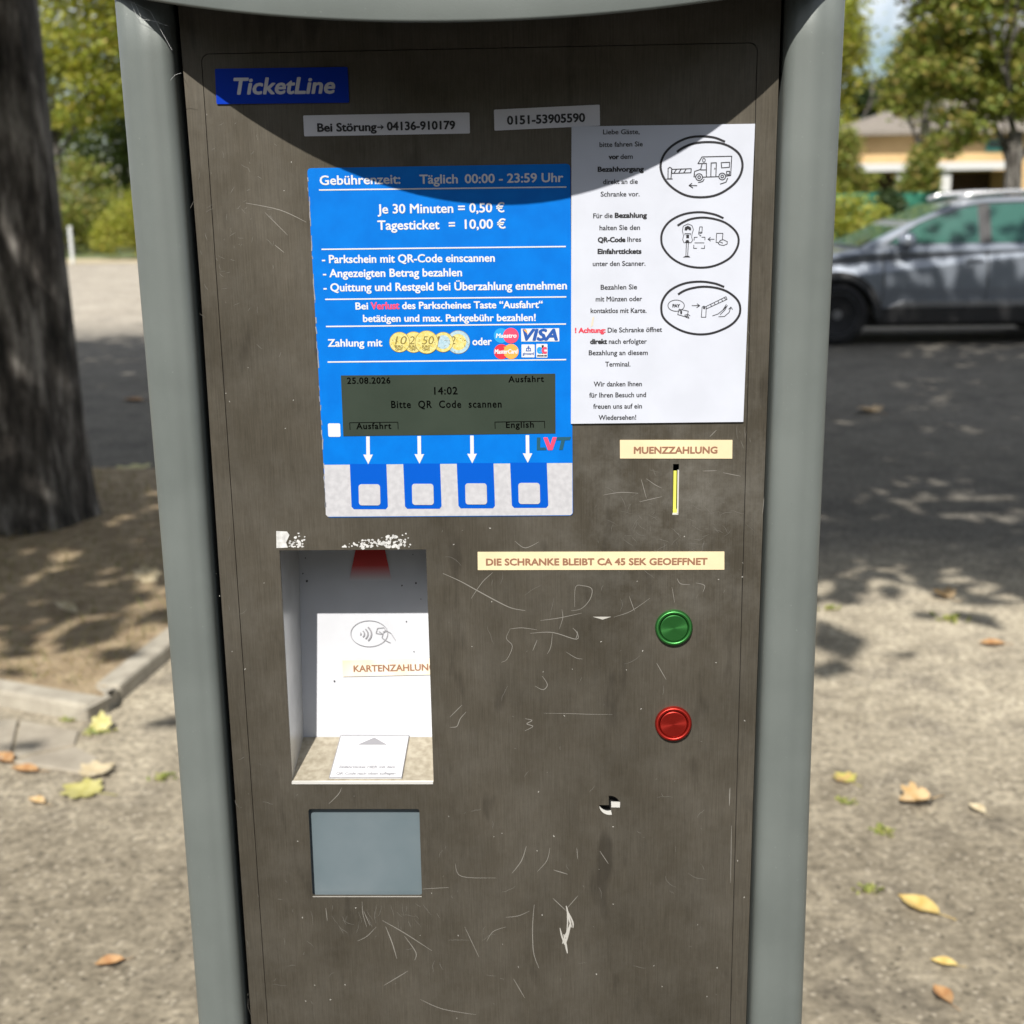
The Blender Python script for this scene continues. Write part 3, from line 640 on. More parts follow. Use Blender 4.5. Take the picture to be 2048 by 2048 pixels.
# red beam print: fades downwards like the printed original
mr = bpy.data.materials.new('red_fading_print'); mr.use_nodes = True; t = mr.node_tree
v = node(t, 'ShaderNodeTexCoord').outputs['Object']; sx = node(t, 'ShaderNodeSeparateXYZ'); t.links.new(v, sx.inputs[0])
mr_ = node(t, 'ShaderNodeMapRange'); zt = BACK(740, 1105).z; zb = BACK(740, 1161).z
mr_.inputs['From Min'].default_value = zt; mr_.inputs['From Max'].default_value = zb; t.links.new(sx.outputs[2], mr_.inputs[0])
t.links.new(ramp(t, [(0, (.42, .004, .004)), (.45, (.5, .03, .03)), (1, (.51, .52, .56))], mr_.outputs[0]), t.nodes['Principled BSDF'].inputs['Base Color'])
t.nodes['Principled BSDF'].inputs['Roughness'].default_value = .5
b = MB(); b.on(BACK, [(698.5, 1161), (783.5, 1161), (768.4, 1092), (712.5, 1092)], .0004); o = rpart(b, 'red_beam_print', mr)
b = MB()
b.stroke(BACK, [(738.6+37*math.cos(R(10*k)), 1267-26*math.sin(R(10*k))) for k in range(36)], 1.1, .0004, True)
for r, wd in ((4, 2), (11, 2.4), (18, 2.6), (25, 2.8)):
    b.stroke(BACK, [(718+ r*math.cos(R(a)), 1267.5 - r*.78*math.sin(R(a))) for a in range(-42, 43, 12)], wd, .0005)
for q, cl in (([(755,1256),(768,1254.5),(771,1260),(765,1268),(752,1266)],1), ([(771,1260),(782,1266),(791,1280)],0), ([(758,1262),(766,1268),(764,1275),(772,1281),(781,1285)],0), ([(766,1263),(776,1262)],0)):
    b.stroke(BACK, q, 1.1, .0006, cl)
rpart(b, 'contactless_symbol', M['grey_ink'])
b = MB()
for x, y, r in ((611, 1116, 1.2), (606, 1147, 1.3), (614, 1162, 2.2), (832, 1166, 1.8), (804, 1171, 1.5), (826, 1109, 1), (813, 1243, 1.3), (828, 1303, 1.1), (669, 1362, 1.6), (842, 1198, 1)): b.ell(BACK, x, y, r, r*1.2, .0004, n=8)
rpart(b, 'fly_specks', M['ink'])
lb = MB(); lb.on(BACK, [(686, 1353), (870, 1349), (870, 1316), (685, 1321)], .0005); lbl = rpart(lb, 'card_label', mat('faded_cream_label', (.70, .55, .30), .55, 0, (.64, .60, .54), 25, 3))
b = MB(); text(b, BACK, 'KARTENZAHLUNG', 708, 1343.3, 871, 1340, 12.6, .0007, bold=.6); rpart(b, 'lettering', M['brown_ink'])
tc_ = MB(); tc_.prism([FLOOR(x, y, .0014) for x, y in [(659.4, 1558.5), (803, 1558.5), (817.7, 1474.5), (682, 1474.5)]], FLN * -.001); tcard = rpart(tc_, 'ticket_card', M['print'])
b = MB(); b.on(FLOOR, [(715, 1492.5), (775, 1492.5), (749, 1477.5)], .0016); rpart(b, 'card_arrow', M['grey_ink']); b = MB()
text(b, FLOOR, 'Einfahrtticket HIER mit dem', 679, 1539.5, 790, 1539.3, 5.3, .0016, bold=.25); text(b, FLOOR, 'QR-Code nach oben auflegen', 672.5, 1552.6, 791, 1552.3, 5.3, .0016, bold=.25)
b.stroke(FLOOR, [(735.5, 1541.3), (754.5, 1541.3)], .8, .0016)
rpart(b, 'card_print', M['grey_ink'])
b = MB(); b.stroke(FLOOR, [(659, 1558), (803.3, 1558), (818, 1474), (682, 1474)], 1.5, .0017, True); rpart(b, 'card_frame', M['grey_ink'])

# receipt flap
b = MB(); b.box((win[0][0]-.12, .0022, P(620, 1800).z), (win[0][0]+.12, .004, P(620, 1606).z))
x0, x1 = P(612, 1700).x, P(852, 1700).x
b = MB(); b.box((P(610, 1700).x, .0050, P(620, 1801).z), (x1, .0066, P(620, 1606).z)); fl = b.build('receipt_flap', M['flap'], mach)
b = MB(); b.stroke(PV, [(626, 1793), (843, 1793)], 1.6, .00015); b.build('receipt_lip', M['scratch2'], mach)
# coin slot
m_y = mat('yellow_slot_insert', (.72, .74, .12), .5)
b = MB(); b.box((s0[0]-.002, .0046, s1[1]-.002), (s0[0]-.0005, .03, s0[1]+.002), 0); b.box((s1[0]+.0005, .0046, s1[1]-.002), (s1[0]+.002, .03, s0[1]+.002), 0); b.box((s0[0]-.002, .030, s1[1]-.002), (s1[0]+.002, .031, s0[1]+.002), 0)
b.box((s0[0]+.0004, .0052, s1[1]+.001), (s1[0]-.0012, .0072, s0[1]-.006), 1); b.box((s0[0]-.0005, .0048, s1[1]-.002), (s1[0]+.0005, .012, s1[1]+.0012), 1); b.build('coin_slot', [M['black'], m_y], mach)
b = MB(); b.box((s1[0]-.0009, -.00015, s1[1]), (s1[0]+.0001, .0018, s0[1]-.0045)); b.box((s0[0], -.00015, s1[1]-.0009), (s1[0], .0018, s1[1]+.0002)); b.build('slot_guide', M['chrome'], mach)
# lock
b = MB(); b.lathe((lc[0], .007, lc[1]), [(.0105, 0), (.0105, .0008), (0, .0008)]); lk = b.build('lock', M['black'], mach)
b = MB()
def sect(a0, a1, r, y): return [(lc[0]-.0006, y, lc[1])] + [(lc[0] + r*math.cos(R(a)), y, lc[1] + r*math.sin(R(a))) for a in range(a0, a1+1, 6)]
b.prism(sect(96, 180, LR, .0002), (0, .003, 0)); b.prism([(x+.0012, y, z-.0018) for x, y, z in sect(276, 354, LR-.0018, .0003)], (0, .003, 0)); b.build('lock_cover', M['steel'], lk)
b = MB(); b.prism([(lc[0]+.0012, -.0003, lc[1]-.0016), (lc[0]+LR-.0002, -.0003, lc[1]-.0018), (lc[0]+LR, -.0003, lc[1]+.0026), (lc[0]+.001, -.0003, lc[1]+.0028)], (0, .001, 0))
arc = [(lc[0] + LR*math.cos(R(a)), -.0003, lc[1] + LR*math.sin(R(a))) for a in range(186, 286, 8)] + [(lc[0] + (LR-.0034*math.sin(R((a-186)*1.15)))*math.cos(R(a)), -.0003, lc[1] + (LR-.0034*math.sin(R((a-186)*.85)))*math.sin(R(a))) for a in range(282, 180, -8)]
b.prism(arc, (0, .001, 0)); b.build('lock_edge', M['chrome'], lk)

# push buttons
def button(c, col, nm):
    mm = bpy.data.materials.new(nm); mm.use_nodes = True; t = mm.node_tree; bs = t.nodes['Principled BSDF']
    bs.inputs['Base Color'].default_value = (*col, 1); bs.inputs['Metallic'].default_value = .75; bs.inputs['Roughness'].default_value = .33
    tg = node(t, 'ShaderNodeTangent'); tg.direction_type = 'RADIAL'; tg.axis = 'Y'; bs.inputs['Anisotropic'].default_value = .8; t.links.new(tg.outputs[0], bs.inputs['Tangent'])
    pb_ = empty('push_button', (c[0], 0, c[1])); pb_.parent = mach; pb_.matrix_parent_inverse = parent_inv(mach)
    inv = Matrix.Translation(pb_.location).inverted()
    k = MB(); k.lathe((0, 0, 0), [(.0138, 0), (.0138, .0012), (.0132, .0028), (.0122, .0034), (.0112, .0030), (.0104, .0018), (.0104, .0008)])
    o = k.build('bezel', mm, None, smooth=True); o.parent = pb_
    k = MB(); k.lathe((0, 0, 0), [(.0101, .0005), (.0101, .0024), (.0096, .0028), (.0001, .0026)]); o = k.build('cap', mm, None); o.parent = pb_
    return pb_
bg_ = button(g1, (.04, .19, .045), 'green_anodised'); bg_['label'] = 'green metal push button'
br_ = button(g2, (.34, .02, .013), 'red_anodised'); br_['label'] = 'red metal push button'

# tape residue, scratches, specks
rnd = random.Random(5)
M_TAPE = mat('torn_white_tape', (.40, .40, .395), .5, 0, (.60, .60, .59), 220, 3)
b = MB()
def scrap(x, y, r, n=6):
    pts = [(x + r*rnd.uniform(.4, 1.3)*math.cos(2*math.pi*k/n), y + .8*r*rnd.uniform(.4, 1.3)*math.sin(2*math.pi*k/n)) for k in range(n)]
    b.c += 1; b.on(PV, pts, .00012 + (b.c % 60)*1e-6)
b.on(PV, [(553, 1096), (576, 1095), (572, 1085), (579, 1070), (574, 1063), (552.5, 1062)], .00011)
for i in range(38): scrap(rnd.uniform(578, 611), 1064 + 30*rnd.random()**.55, rnd.triangular(.8, 5.5, 1.6), rnd.choice((5, 7, 9)))
b.build('tape_residue', M_TAPE, mach); b = MB()
for i in range(120):
    x = rnd.triangular(684, 832, 785); scrap(x, 1095 - 32*rnd.random()**1.2*(.25 + .75*max(0, (x-690)/140)), rnd.triangular(.6, 5.5, 1.3), rnd.choice((5, 7, 9)))
b.build('tape_residue', M_TAPE, mach)
b = MB(); hb = MB()
def blocked(x, y): return 540 < x < 885 and 1080 < y < 1585 or 598 < x < 858 and 1600 < y < 1806 or 1325 < x < 1375 and 915 < y < 1045 or math.hypot(x-1347, y-1254) < 52 or math.hypot(x-1347, y-1446) < 52 or math.hypot(x-1219, y-1610) < 34
def rs(m_, x, y, l, a, w, bend=.3, n=5):
    if any(blocked(x + f_*l*math.cos(a), y + f_*l*math.sin(a)) for f_ in (0, .5, 1)): return
    pts = []; 
    for k in range(n):
        pts.append((x, y)); a += rnd.uniform(-bend, bend); x += l/n*math.cos(a); y += l/n*math.sin(a)
    m_.stroke(PV, pts, w, .00006, taper=True, smooth=True, m=0 if m_ is hb else 1)
def hand(m_, pts, w=1.2): m_.stroke(PV, pts, w, .00007, taper=True, smooth=True)
def z3(x, y): return (900 + x*.3416, 860 + y*.3416)
def z8(x, y): return (380 + x*.6315, 1500 + y*.6315)
for pts, w in (([z3(-40,840),z3(60,885),z3(160,940),z3(280,1005),z3(360,1042),z3(440,1057)],1.9), ([z3(730,1035),z3(735,920),z3(780,912),z3(830,930),z3(820,990),z3(770,1045),z3(710,1058)],1.3), ([z3(530,1115),z3(640,1100),z3(770,1072)],1.2), ([z3(640,1165),z3(660,1100),z3(655,1050)],1.0),
        ([z3(350,1165),z3(420,1158),z3(510,1170)],1.1), ([z3(470,1190),z3(600,1185),z3(740,1225),z3(745,1180)],1.5), ([z3(510,1230),z3(485,1290)],1.2), ([z3(600,1190),z3(590,1270),z3(570,1310)],1.1), ([z3(350,1170),z3(330,1220),z3(365,1265),z3(335,1340),z3(300,1360)],1.0), ([z3(680,1300),z3(740,1335),z3(775,1340)],1.0),
        ([z3(540,1440),z3(570,1490),z3(545,1520),z3(500,1500)],1.4), ([z3(440,1690),z3(480,1700),z3(450,1720),z3(485,1735),z3(440,1760)],1.6), ([z3(550,1658),z3(700,1660),z3(820,1664),z3(950,1665)],.9), ([z3(1330,870),z3(1350,900),z3(1405,905)],1.2), ([z3(1440,895),z3(1490,910),z3(1480,950)],1.2), ([z3(1210,1365),z3(1265,1460)],1.3), ([z3(960,1095),z3(1060,1060),z3(1170,985)],1.0), ([z3(1050,975),z3(1080,1060)],1.1), ([z3(1300,920),z3(1315,1010)],.9), ([z3(1120,290),z3(1150,400)],1.1), ([z3(1150,285),z3(1200,320),z3(1240,340)],1.1), ([z3(900,380),z3(1000,365),z3(1100,370)],1.2), ([z3(1110,420),z3(1240,390)],1.2), ([z3(1480,240),z3(1560,238)],1.2), ([z3(1600,250),z3(1700,270)],1.2), ([z3(0,1740),z3(40,1735),z3(60,1690),z3(95,1650)],1.5), ([z3(0,1680),z3(40,1640),z3(70,1610)],1.2), ([z3(250,835),z3(190,890),z3(125,985)],1.2), ([z3(380,650),z3(440,690),z3(520,655)],1.2), ([z3(1520,40),z3(1560,0)],1.2), ([z3(1830,490),z3(1838,400)],1.0), ([z3(720,1160),z3(745,1190),z3(735,1225)],1.4),
        ([z8(1090,490),z8(1085,560),z8(1088,640),z8(1105,690)],1.6), ([z8(1000,530),z8(1040,525),z8(1075,510)],1.1), ([z8(620,560),z8(640,610),z8(655,660)],1.9), ([z8(610,540),z8(680,580),z8(765,635)],1.4), ([z8(680,590),z8(715,640),z8(712,665)],1.5), ([z8(550,510),z8(570,555)],1.2), ([z8(545,480),z8(548,520),z8(560,560)],1.1), ([z8(615,745),z8(690,700)],1.3), ([z8(1020,390),z8(1050,350),z8(1065,305)],1.5), ([z8(1100,385),z8(1130,350),z8(1140,310)],1.1), ([z8(1152,380),z8(1195,393)],1.6), ([z8(1298,320),z8(1325,360)],1.3), ([z8(1150,470),z8(1190,508)],1.4), ([z8(1195,500),z8(1228,462)],1.3), ([z8(840,360),z8(860,400),z8(970,405)],1.0), ([z8(730,790),z8(800,820),z8(905,838)],1.2), ([z8(1025,725),z8(1060,785)],1.2), ([z8(870,560),z8(915,655)],1.0), ([z8(940,605),z8(960,575),z8(1000,560)],1.0), ([z8(530,605),z8(560,590),z8(590,560)],1.1), ([z8(1225,310),z8(1228,345)],1.1), ([(492,406),(560,420),(612,444)],1.3), ([(530,425),(575,470)],1.0), ([(550,490),(568,505)],1.2), ([z8(735,440),z8(820,435)],1.0), ([z8(440,170),z8(470,140),z8(480,120)],1.3), ([z8(430,500),z8(435,540)],1.2), ([z8(1710,120),z8(1708,175)],1.8), ([z8(1715,240),z8(1712,420)],1.2)):
    hand(b, pts, w)
for i in range(150): rs(b, rnd.uniform(430, 1480), rnd.uniform(1060, 2040), 4 + 50*rnd.random()**3, rnd.uniform(0, 6.3), rnd.uniform(.5, .9), .4)
for i in range(90): rs(b, rnd.gauss(1350, 65), rnd.gauss(1040, 48), rnd.uniform(8, 35), rnd.uniform(0, 6.3), rnd.uniform(.45, .8), .3)
for i in range(60): rs(b, rnd.gauss(480, 50), rnd.gauss(460, 110), rnd.uniform(4, 22), rnd.uniform(0, 6.3), rnd.uniform(.5, .9), .3)
for i in range(45): rs(b, rnd.gauss(725, 80), rnd.gauss(1812, 25), rnd.uniform(8, 40), rnd.gauss(1.3, .5), rnd.uniform(.5, .9), .3)
for i in range(40): rs(b, rnd.gauss(1480, 12), rnd.uniform(300, 900), rnd.uniform(6, 40), rnd.gauss(1.55, .3), rnd.uniform(.5, 1), .2)
b.build('scratch_marks', [M['scratch'], mat('faint_scratch', (.20, .19, .17), .45, .5)], mach)
for i in range(120):
    x, y = rnd.uniform(400, 1530), rnd.uniform(220, 2040)
    if 600 < x < 1500 and 210 < y < 1040: continue
    rs(hb, x, y, rnd.uniform(1.5, 5), rnd.uniform(0, 6.3), rnd.uniform(.8, 1.9), .5, 3)
for q, w in (([z8(1192,495), z8(1200,530), z8(1208,560)], 4), ([z8(1199,515), z8(1212,545), z8(1213,562)], 3), ([z8(1206,545), z8(1197,580), z8(1190,610)], 5), ([z8(1202,560), z8(1188,590), z8(1180,612)], 3.5), ([z8(1172,565), z8(1178,590), z8(1186,615)], 3), ([z8(1184,585), z8(1190,615), z8(1195,642)], 4), ([z8(1194,505), z8(1196,545), z8(1192,590)], 2.5)):
    hb.stroke(PV, q, w, .00009, taper=True, smooth=True)
hb.on(PV, [z3(835,1093), z3(945,1093), z3(893,1110)], .0001)
hb.build('paint_chips', M['scratch2'], mach)
# dirt flecks on the powder coated hood and posts are part of the coat material

b = MB(); pc = lambda x, y, Y: P(x, y, Y)
for q in ([(262, 6), (275, 36), (318, 44)], [(268, 4), (282, 33)], [(280, 30), (300, 40), (336, 52)], [(341, 160), (350, 150), (362, 146)], [(258, 2), (300, 22), (344, 100)]):
    b.tube([P(x, y, -.0165 - .002*k) for k, (x, y) in enumerate(q)], .0001, 4)
b.build('cobweb', mat('pale_cobweb', (.45, .46, .46), .8), mach)

# ------------------------------------------------------------------ foliage builders
def leaf_cloud(mb, blobs, n, size, seed, clump=.28, per=26, flat=.75):
    r = random.Random(seed); tot = sum(b_[1][0]*b_[1][1]*b_[1][2] for b_ in blobs)
    for c, rad in blobs:
        k = int(n*rad[0]*rad[1]*rad[2]/tot/per) + 1
        for _ in range(k):
            while True:
                p = Vector((r.uniform(-1, 1), r.uniform(-1, 1), r.uniform(-1, 1)))
                if .25 < p.length < 1: break
            if r.random() < .6: p = p.normalized()*r.uniform(.72, 1.02)
            cc = Vector((c[0]+p.x*rad[0], c[1]+p.y*rad[1], c[2]+p.z*rad[2]))
            cl = clump*r.uniform(.6, 1.5)*min(rad)*.5 + size*.6
            for __ in range(int(per*r.uniform(.5, 1.5))):
                q = cc + Vector((r.gauss(0, cl), r.gauss(0, cl), r.gauss(0, cl*.6)))
                s = size*r.uniform(.6, 1.3)
                nrm = Vector((r.gauss(0, flat), r.gauss(0, flat), 1)).normalized(); a = nrm.orthogonal().normalized()
                a.rotate(Matrix.Rotation(r.uniform(0, 6.3), 3, nrm)); w = nrm.cross(a)
                mb.add([q - a*s*.55, q - a*s*.12 + w*s*.36 + nrm*s*.05, q + a*s*.55 - nrm*s*.08, q - a*s*.12 - w*s*.36 + nrm*s*.05], [(0, 1, 2, 3)])
def limb(mb, a, d, l, r0, rr, depth=0):
    pts = [Vector(a)]; d = Vector(d).normalized(); n = 5
    for i in range(n):
        d = (d + Vector((rr.gauss(0, .12), rr.gauss(0, .12), rr.gauss(.03, .08)))).normalized(); pts.append(pts[-1] + d*l/n)
    mb.tube(pts, [r0*(1-.75*i/n) for i in range(n+1)], 8)
    if depth:
        for i in range(2, n+1):
            dd = (d + Vector((rr.gauss(0, .6), rr.gauss(0, .6), rr.uniform(0, .5)))).normalized()
            limb(mb, pts[i], dd, l*.55, r0*.4, rr, depth-1)
M['bark'] = None
mb_ = bpy.data.materials.new('furrowed_grey_bark'); mb_.use_nodes = True; t = mb_.node_tree; bs = t.nodes['Principled BSDF']
v = node(t, 'ShaderNodeTexCoord').outputs['Object']; f1 = noise(t, v, 9, 7, .65, (1.6, 1.6, .35)); f2 = noise(t, v, 3, 5, .6); f3 = noise(t, v, 40, 5, .7, (1, 1, .5))
c = ramp(t, [(.36, (.010, .009, .007)), (.50, (.065, .057, .05)), (.66, (.25, .235, .215))], f1)
c = mixc(t, ramp(t, [(.55, (0, 0, 0)), (.75, (.5, .5, .5))], f2), c, (.12, .115, .10)); c = mixc(t, .4, c, ramp(t, [(.3, (.25, .25, .25)), (.7, (.75, .75, .75))], f3), 'OVERLAY')
t.links.new(c, bs.inputs['Base Color']); bs.inputs['Roughness'].default_value = .95
bp = node(t, 'ShaderNodeBump'); bp.inputs['Strength'].default_value = 1; bp.inputs['Distance'].default_value = .04; t.links.new(f1, bp.inputs['Height']); t.links.new(bp.outputs[0], bs.inputs['Normal'])
M['bark'] = mb_
GRN = leaf_mat('green_leaves', [(.05, .09, .014), (.09, .14, .025), (.14, .175, .035), (.07, .11, .02)])
YEL = leaf_mat('yellow_green_leaves', [(.20, .25, .03), (.32, .35, .05), (.42, .40, .07), (.22, .28, .035), (.40, .31, .08)], .42)
OLI = leaf_mat('olive_leaves', [(.10, .15, .022), (.18, .23, .04), (.26, .27, .055), (.29, .21, .07)], .35)
DRK = leaf_mat('dark_leaves', [(.02, .045, .012), (.035, .06, .015), (.05, .075, .02)], .25)
def tree(name, loc, label, trunk, blobs, n, size, lm, seed, cat='tree', group=None, limbs=5, clump=.28, per=26):
    """trunk: (height, base radius, lean)"""
    o = empty(name, loc); tag(o, label, cat, group)
    rr = random.Random(seed)
    if trunk:
        h, r0, lean = trunk; m_ = MB(); seg = 28; rings = []
        zs = [0, .06, .15, .3, .6, 1.0, 1.6, 2.4] + [2.4 + (h-2.4)*k/5 for k in range(1, 6)] if h > 2.6 else [h*k/6 for k in range(7)]
        for z in zs:
            fl_ = 1 + .09*math.exp(-z/.10) if r0 > .15 else 1.15 - .1*z/h
            rz_ = r0*fl_*(1 - .35*max(0, z-1.2)/h)
            rings.append([(lean[0]*z + rz_*(1 + .045*math.sin(5*t_+z*1.7) + .03*math.sin(9*t_ + z*3) + .10*(fl_-1)*math.sin(4*t_+1))*math.cos(t_), lean[1]*z + rz_*(1 + .045*math.sin(5*t_+z*1.7) + .03*math.sin(9*t_+z*3) + .1*(fl_-1)*math.sin(4*t_+1))*math.sin(t_), z) for t_ in [2*math.pi*k/seg for k in range(seg)]])
        m_.add([v_ for q in rings for v_ in q], [(i*seg+k, i*seg+(k+1) % seg, (i+1)*seg+(k+1) % seg, (i+1)*seg+k) for i in range(len(zs)-1) for k in range(seg)])
        top = Vector((lean[0]*h, lean[1]*h, h))
        for i in range(limbs):
            a = 2*math.pi*i/limbs + rr.uniform(-.4, .4); zz = rr.uniform(.72, 1)*h
            tgt = rr.choice(blobs)[0]
            d = (Vector(tgt) - Vector((0, 0, zz))).normalized() + Vector((math.cos(a), math.sin(a), .3))*.7
            limb(m_, (lean[0]*zz, lean[1]*zz, zz-.05), d, (Vector(tgt) - Vector((0, 0, zz))).length*.9 + .3, r0*.42, rr, 1)
        k = m_.build('trunk', M['bark'], None, smooth=True); k.parent = o
    m_ = MB(); leaf_cloud(m_, blobs, n, size, seed, clump, per); k = m_.build('crown', lm, None); k.parent = o
    return o

# ------------------------------------------------------------------ near trees
tb = Vector((-2.62, 5.05, zk-.02))
def local(base, bl): return [((c[0]-base[0], c[1]-base[1], c[2]), r_) for c, r_ in bl]
tree('shade_tree', tb, 'thick rough barked tree trunk standing on the dry grass left of the machine', (4.4, .335, (.0, .01)),
     local(tb, [((-3.2, 1.6, 5.2), (2.4, 2.1, 1.4)), ((-1.0, 2.1, 5.7), (2.4, 2.2, 1.4)), ((-3.0, 4.5, 6.5), (2.8, 2.6, 1.5)), ((-.4, 4.8, 6.8), (2.8, 2.6, 1.5)), ((-2.0, 6.2, 8.3), (3.2, 2.2, 1.5)), ((-5.6, 5.4, 6.8), (2.4, 2.4, 1.5)), ((-4.8, 2.8, 5.7), (2.2, 2.0, 1.3)), ((-3.5, -.1, 4.7), (1.7, 1.0, .9))]), 26500, .25, GRN, 11, limbs=6, clump=.34)
t2 = (4.7, 4.6, 0)
tree('shade_tree', t2, 'broad leafy tree at far right throwing dappled shade over the road', (4.4, .24, (0, 0)),
     local(t2, [((1.9, 1.15, 4.8), (2.2, 1.6, 1.1)), ((4.3, 1.2, 5.0), (2.4, 1.8, 1.2)), ((2.2, 3.0, 5.7), (2.6, 2.2, 1.4)), ((5.2, 3.0, 5.8), (2.6, 2.4, 1.5)), ((2.4, 4.5, 7.0), (2.8, 2.0, 1.3)), ((5.4, 4.3, 7.0), (2.8, 1.9, 1.3))]), 13500, .25, GRN, 23, limbs=6, clump=.34)

GO = 'unseen trees added opposite the machine to block low sky'
for i, (x, y, h) in enumerate(((-11, -17, 8), (-4, -20, 9), (3.5, -18, 8), (10, -16, 8.5), (-18, -12, 8), (17, -11, 8))):  # trees added out of view behind the camera, blocking low sky light
    tree('sky_blocking_tree', (x, y, 0), ('unseen dense tree added to block sky, facing the machine front', 'unseen tall tree added to block sky, set farthest back', 'unseen tree added to block sky, right of the tallest', 'unseen broad tree added to block sky, facing the right post', 'unseen tree added to block sky at the far left end', 'unseen tree added to block sky at the far right end')[i], (3, .25, (0, 0)),
         [((0, 0, h*.55), (4.2, 2.6, h*.42)), ((2, .5, h*.4), (2.6, 2, h*.3)), ((-2, .5, h*.4), (2.6, 2, h*.3))], 3600, .75, GRN, 60 + i, group=GO, limbs=3)
# ------------------------------------------------------------------ background, left
def at(px, py, Y): return P(px, py, Y)
def btree(px, Y, label, h, blobs_px, n, size, lm, seed, name='tree', cat='tree', trunk=None, group=None, ry=None, per=26, clump=.28):
    base = G(px, 700); base = P(px, 400, Y); base.z = 0
    bl = []
    for bx_, by_, rx_, rz_ in blobs_px:
        c_ = P(bx_, by_, Y); s_ = (Y + .9)/F*1.02
        bl.append(((c_.x - base.x, 0, c_.z), (rx_*s_, (ry or rx_)*s_, rz_*s_)))
    return tree(name, base, label, trunk, bl, n, size, lm, seed, cat, group, 4, clump, per)
GL = 'trees beyond the far side of the road'
btree(120, 47, 'tall yellow green tree filling the gap beside the trunk', 9, [(150, 60, 120, 90), (230, 130, 110, 90), (120, 190, 90, 70), (230, -60, 150, 100)], 15000, .2, YEL, 31, group=GL, trunk=(4.5, .2, (0, 0)))
btree(255, 52, 'dark green tree low in the gap left of the machine', 8, [(200, 300, 120, 80), (280, 330, 130, 100), (320, 200, 120, 140), (130, 290, 60, 60)], 10000, .22, GRN, 32, group=GL, trunk=(4, .2, (0, 0)))
btree(60, 56, 'pale green tree hidden mostly by the thick trunk', 10, [(20, 150, 150, 160), (60, 330, 120, 110)], 5000, .25, YEL, 33, group=GL, trunk=(4, .2, (0, 0)))
GBU = 'bushes along the far side of the road'
btree(165, 44, 'grey green bush beside the pale post across the road', 3, [(170, 400, 60, 75), (150, 455, 45, 50), (195, 455, 45, 50)], 7000, .12, OLI, 34, 'bush', 'bush', group=GBU)
btree(240, 38.5, 'bright yellow green bush close behind the machine post, left side', 2, [(225, 470, 38, 38), (265, 450, 45, 55), (300, 440, 50, 70)], 7000, .1, YEL, 35, 'bush', 'bush', group=GBU)
btree(40, 42, 'rounded bush low behind the thick trunk', 2, [(40, 450, 60, 60)], 1600, .2, OLI, 36, 'bush', 'bush', group=GBU)
pw = G(146, 527); pb_ = MB(); pb_.tube([(0, 0, 0), (0, 0, 1.02)], .055, 12); pb_.tube([(0, 0, 1.02), (0, 0, 1.06)], [.065, .03], 12)
o = pb_.build('boundary_post', mat('pale_painted_post', (.5, .52, .52), .6)); o.location = (pw.x, pw.y, 0); tag(o, 'thin pale post at the far road edge beside the thick trunk', 'post')

# ------------------------------------------------------------------ background, right: house
HY = 39.
house = empty('house', (11.5, HY, 0)); tag(house, 'low ochre house with grey hipped roof behind the parked car', 'house')
M['ochre'] = mat('ochre_plaster', (.43, .29, .14), .9, 0, (.50, .345, .17), 1.2, 6)
M['roof'] = mat('grey_roof_tiles', (.16, .14, .12), .9, 0, (.21, .185, .155), 6, 4)
M['wpaint'] = mat('white_paint', (.47, .47, .47), .6)
M['dkwood'] = mat('dark_stained_timber', (.035, .02, .014), .8, 0, (.06, .033, .02), 2, 5)
hx0, hx1 = P(1697, 300, HY).x, 26
zc = P(1850, 333, HY-1.2).z; ze = P(1690, 268, HY-.4).z
b = MB(); b.box((hx0, HY, zc-.12), (hx1, HY+7, ze)); b.box((hx0+.1, HY+2.2, 0), (hx1-.2, HY+6.9, zc-.12)); b.build('wall', M['ochre'], house)
b = MB(); b.box((P(2032, 350, HY-.2).x, HY-.1, 0), (hx1-.1, HY+2.2, zc-.121)); b.build('wall', M['ochre'], house)
b = MB(); b.box((hx0+.3, HY+2.1, 0), (P(2030, 350, HY+2).x, HY+2.18, zc-.14)); b.build('terrace_back_wall', M['dkwood'], house)
b = MB(); b.box((hx0-.02, HY-1.2, zc-.11), (P(2012, 330, HY-1.2).x, HY-.001, zc+.11)); b.build('canopy', M['wpaint'], house)
for px in (1803, 1892):
    x = P(px, 360, HY-1).x; b = MB(); b.box((x-.13, HY-1.05, 0), (x+.13, HY-.79, zc-.112)); b.build('pillar', M['wpaint'], house)
xr0 = hx0 - .5; b = MB(); zr = ze + 1.15
b.add([(xr0, HY-.5, ze-.05), (hx1, HY-.5, ze-.05), (hx1, HY+7.5, ze-.05), (xr0, HY+7.5, ze-.05), (xr0+3.4, HY+3.5, zr), (hx1-3, HY+3.5, zr), (xr0, HY-.5, ze+.06), (hx1, HY-.5, ze+.06), (hx1, HY+7.5, ze+.06), (xr0, HY+7.5, ze+.06)],
      [(0, 1, 2, 3), (0, 6, 7, 1), (1, 7, 8, 2), (2, 8, 9, 3), (3, 9, 6, 0), (6, 4, 5, 7), (7, 5, 8), (8, 5, 4, 9), (9, 4, 6)]); b.build('roof', M['roof'], house)
a_, c_ = P(1972, 280, HY), P(2010, 302, HY)
wf = MB(); wf.box((a_.x, HY-.05, c_.z), (c_.x, HY+.02, a_.z)); w_ = wf.build('window', mat('teal_window_frame', (.03, .2, .17), .5), house)
wf = MB(); wf.box((a_.x+.06, HY-.06, c_.z+.12), (c_.x-.06, HY-.052, a_.z-.06)); wf.build('pane', mat('dark_window_glass', (.02, .03, .035), .08), w_)
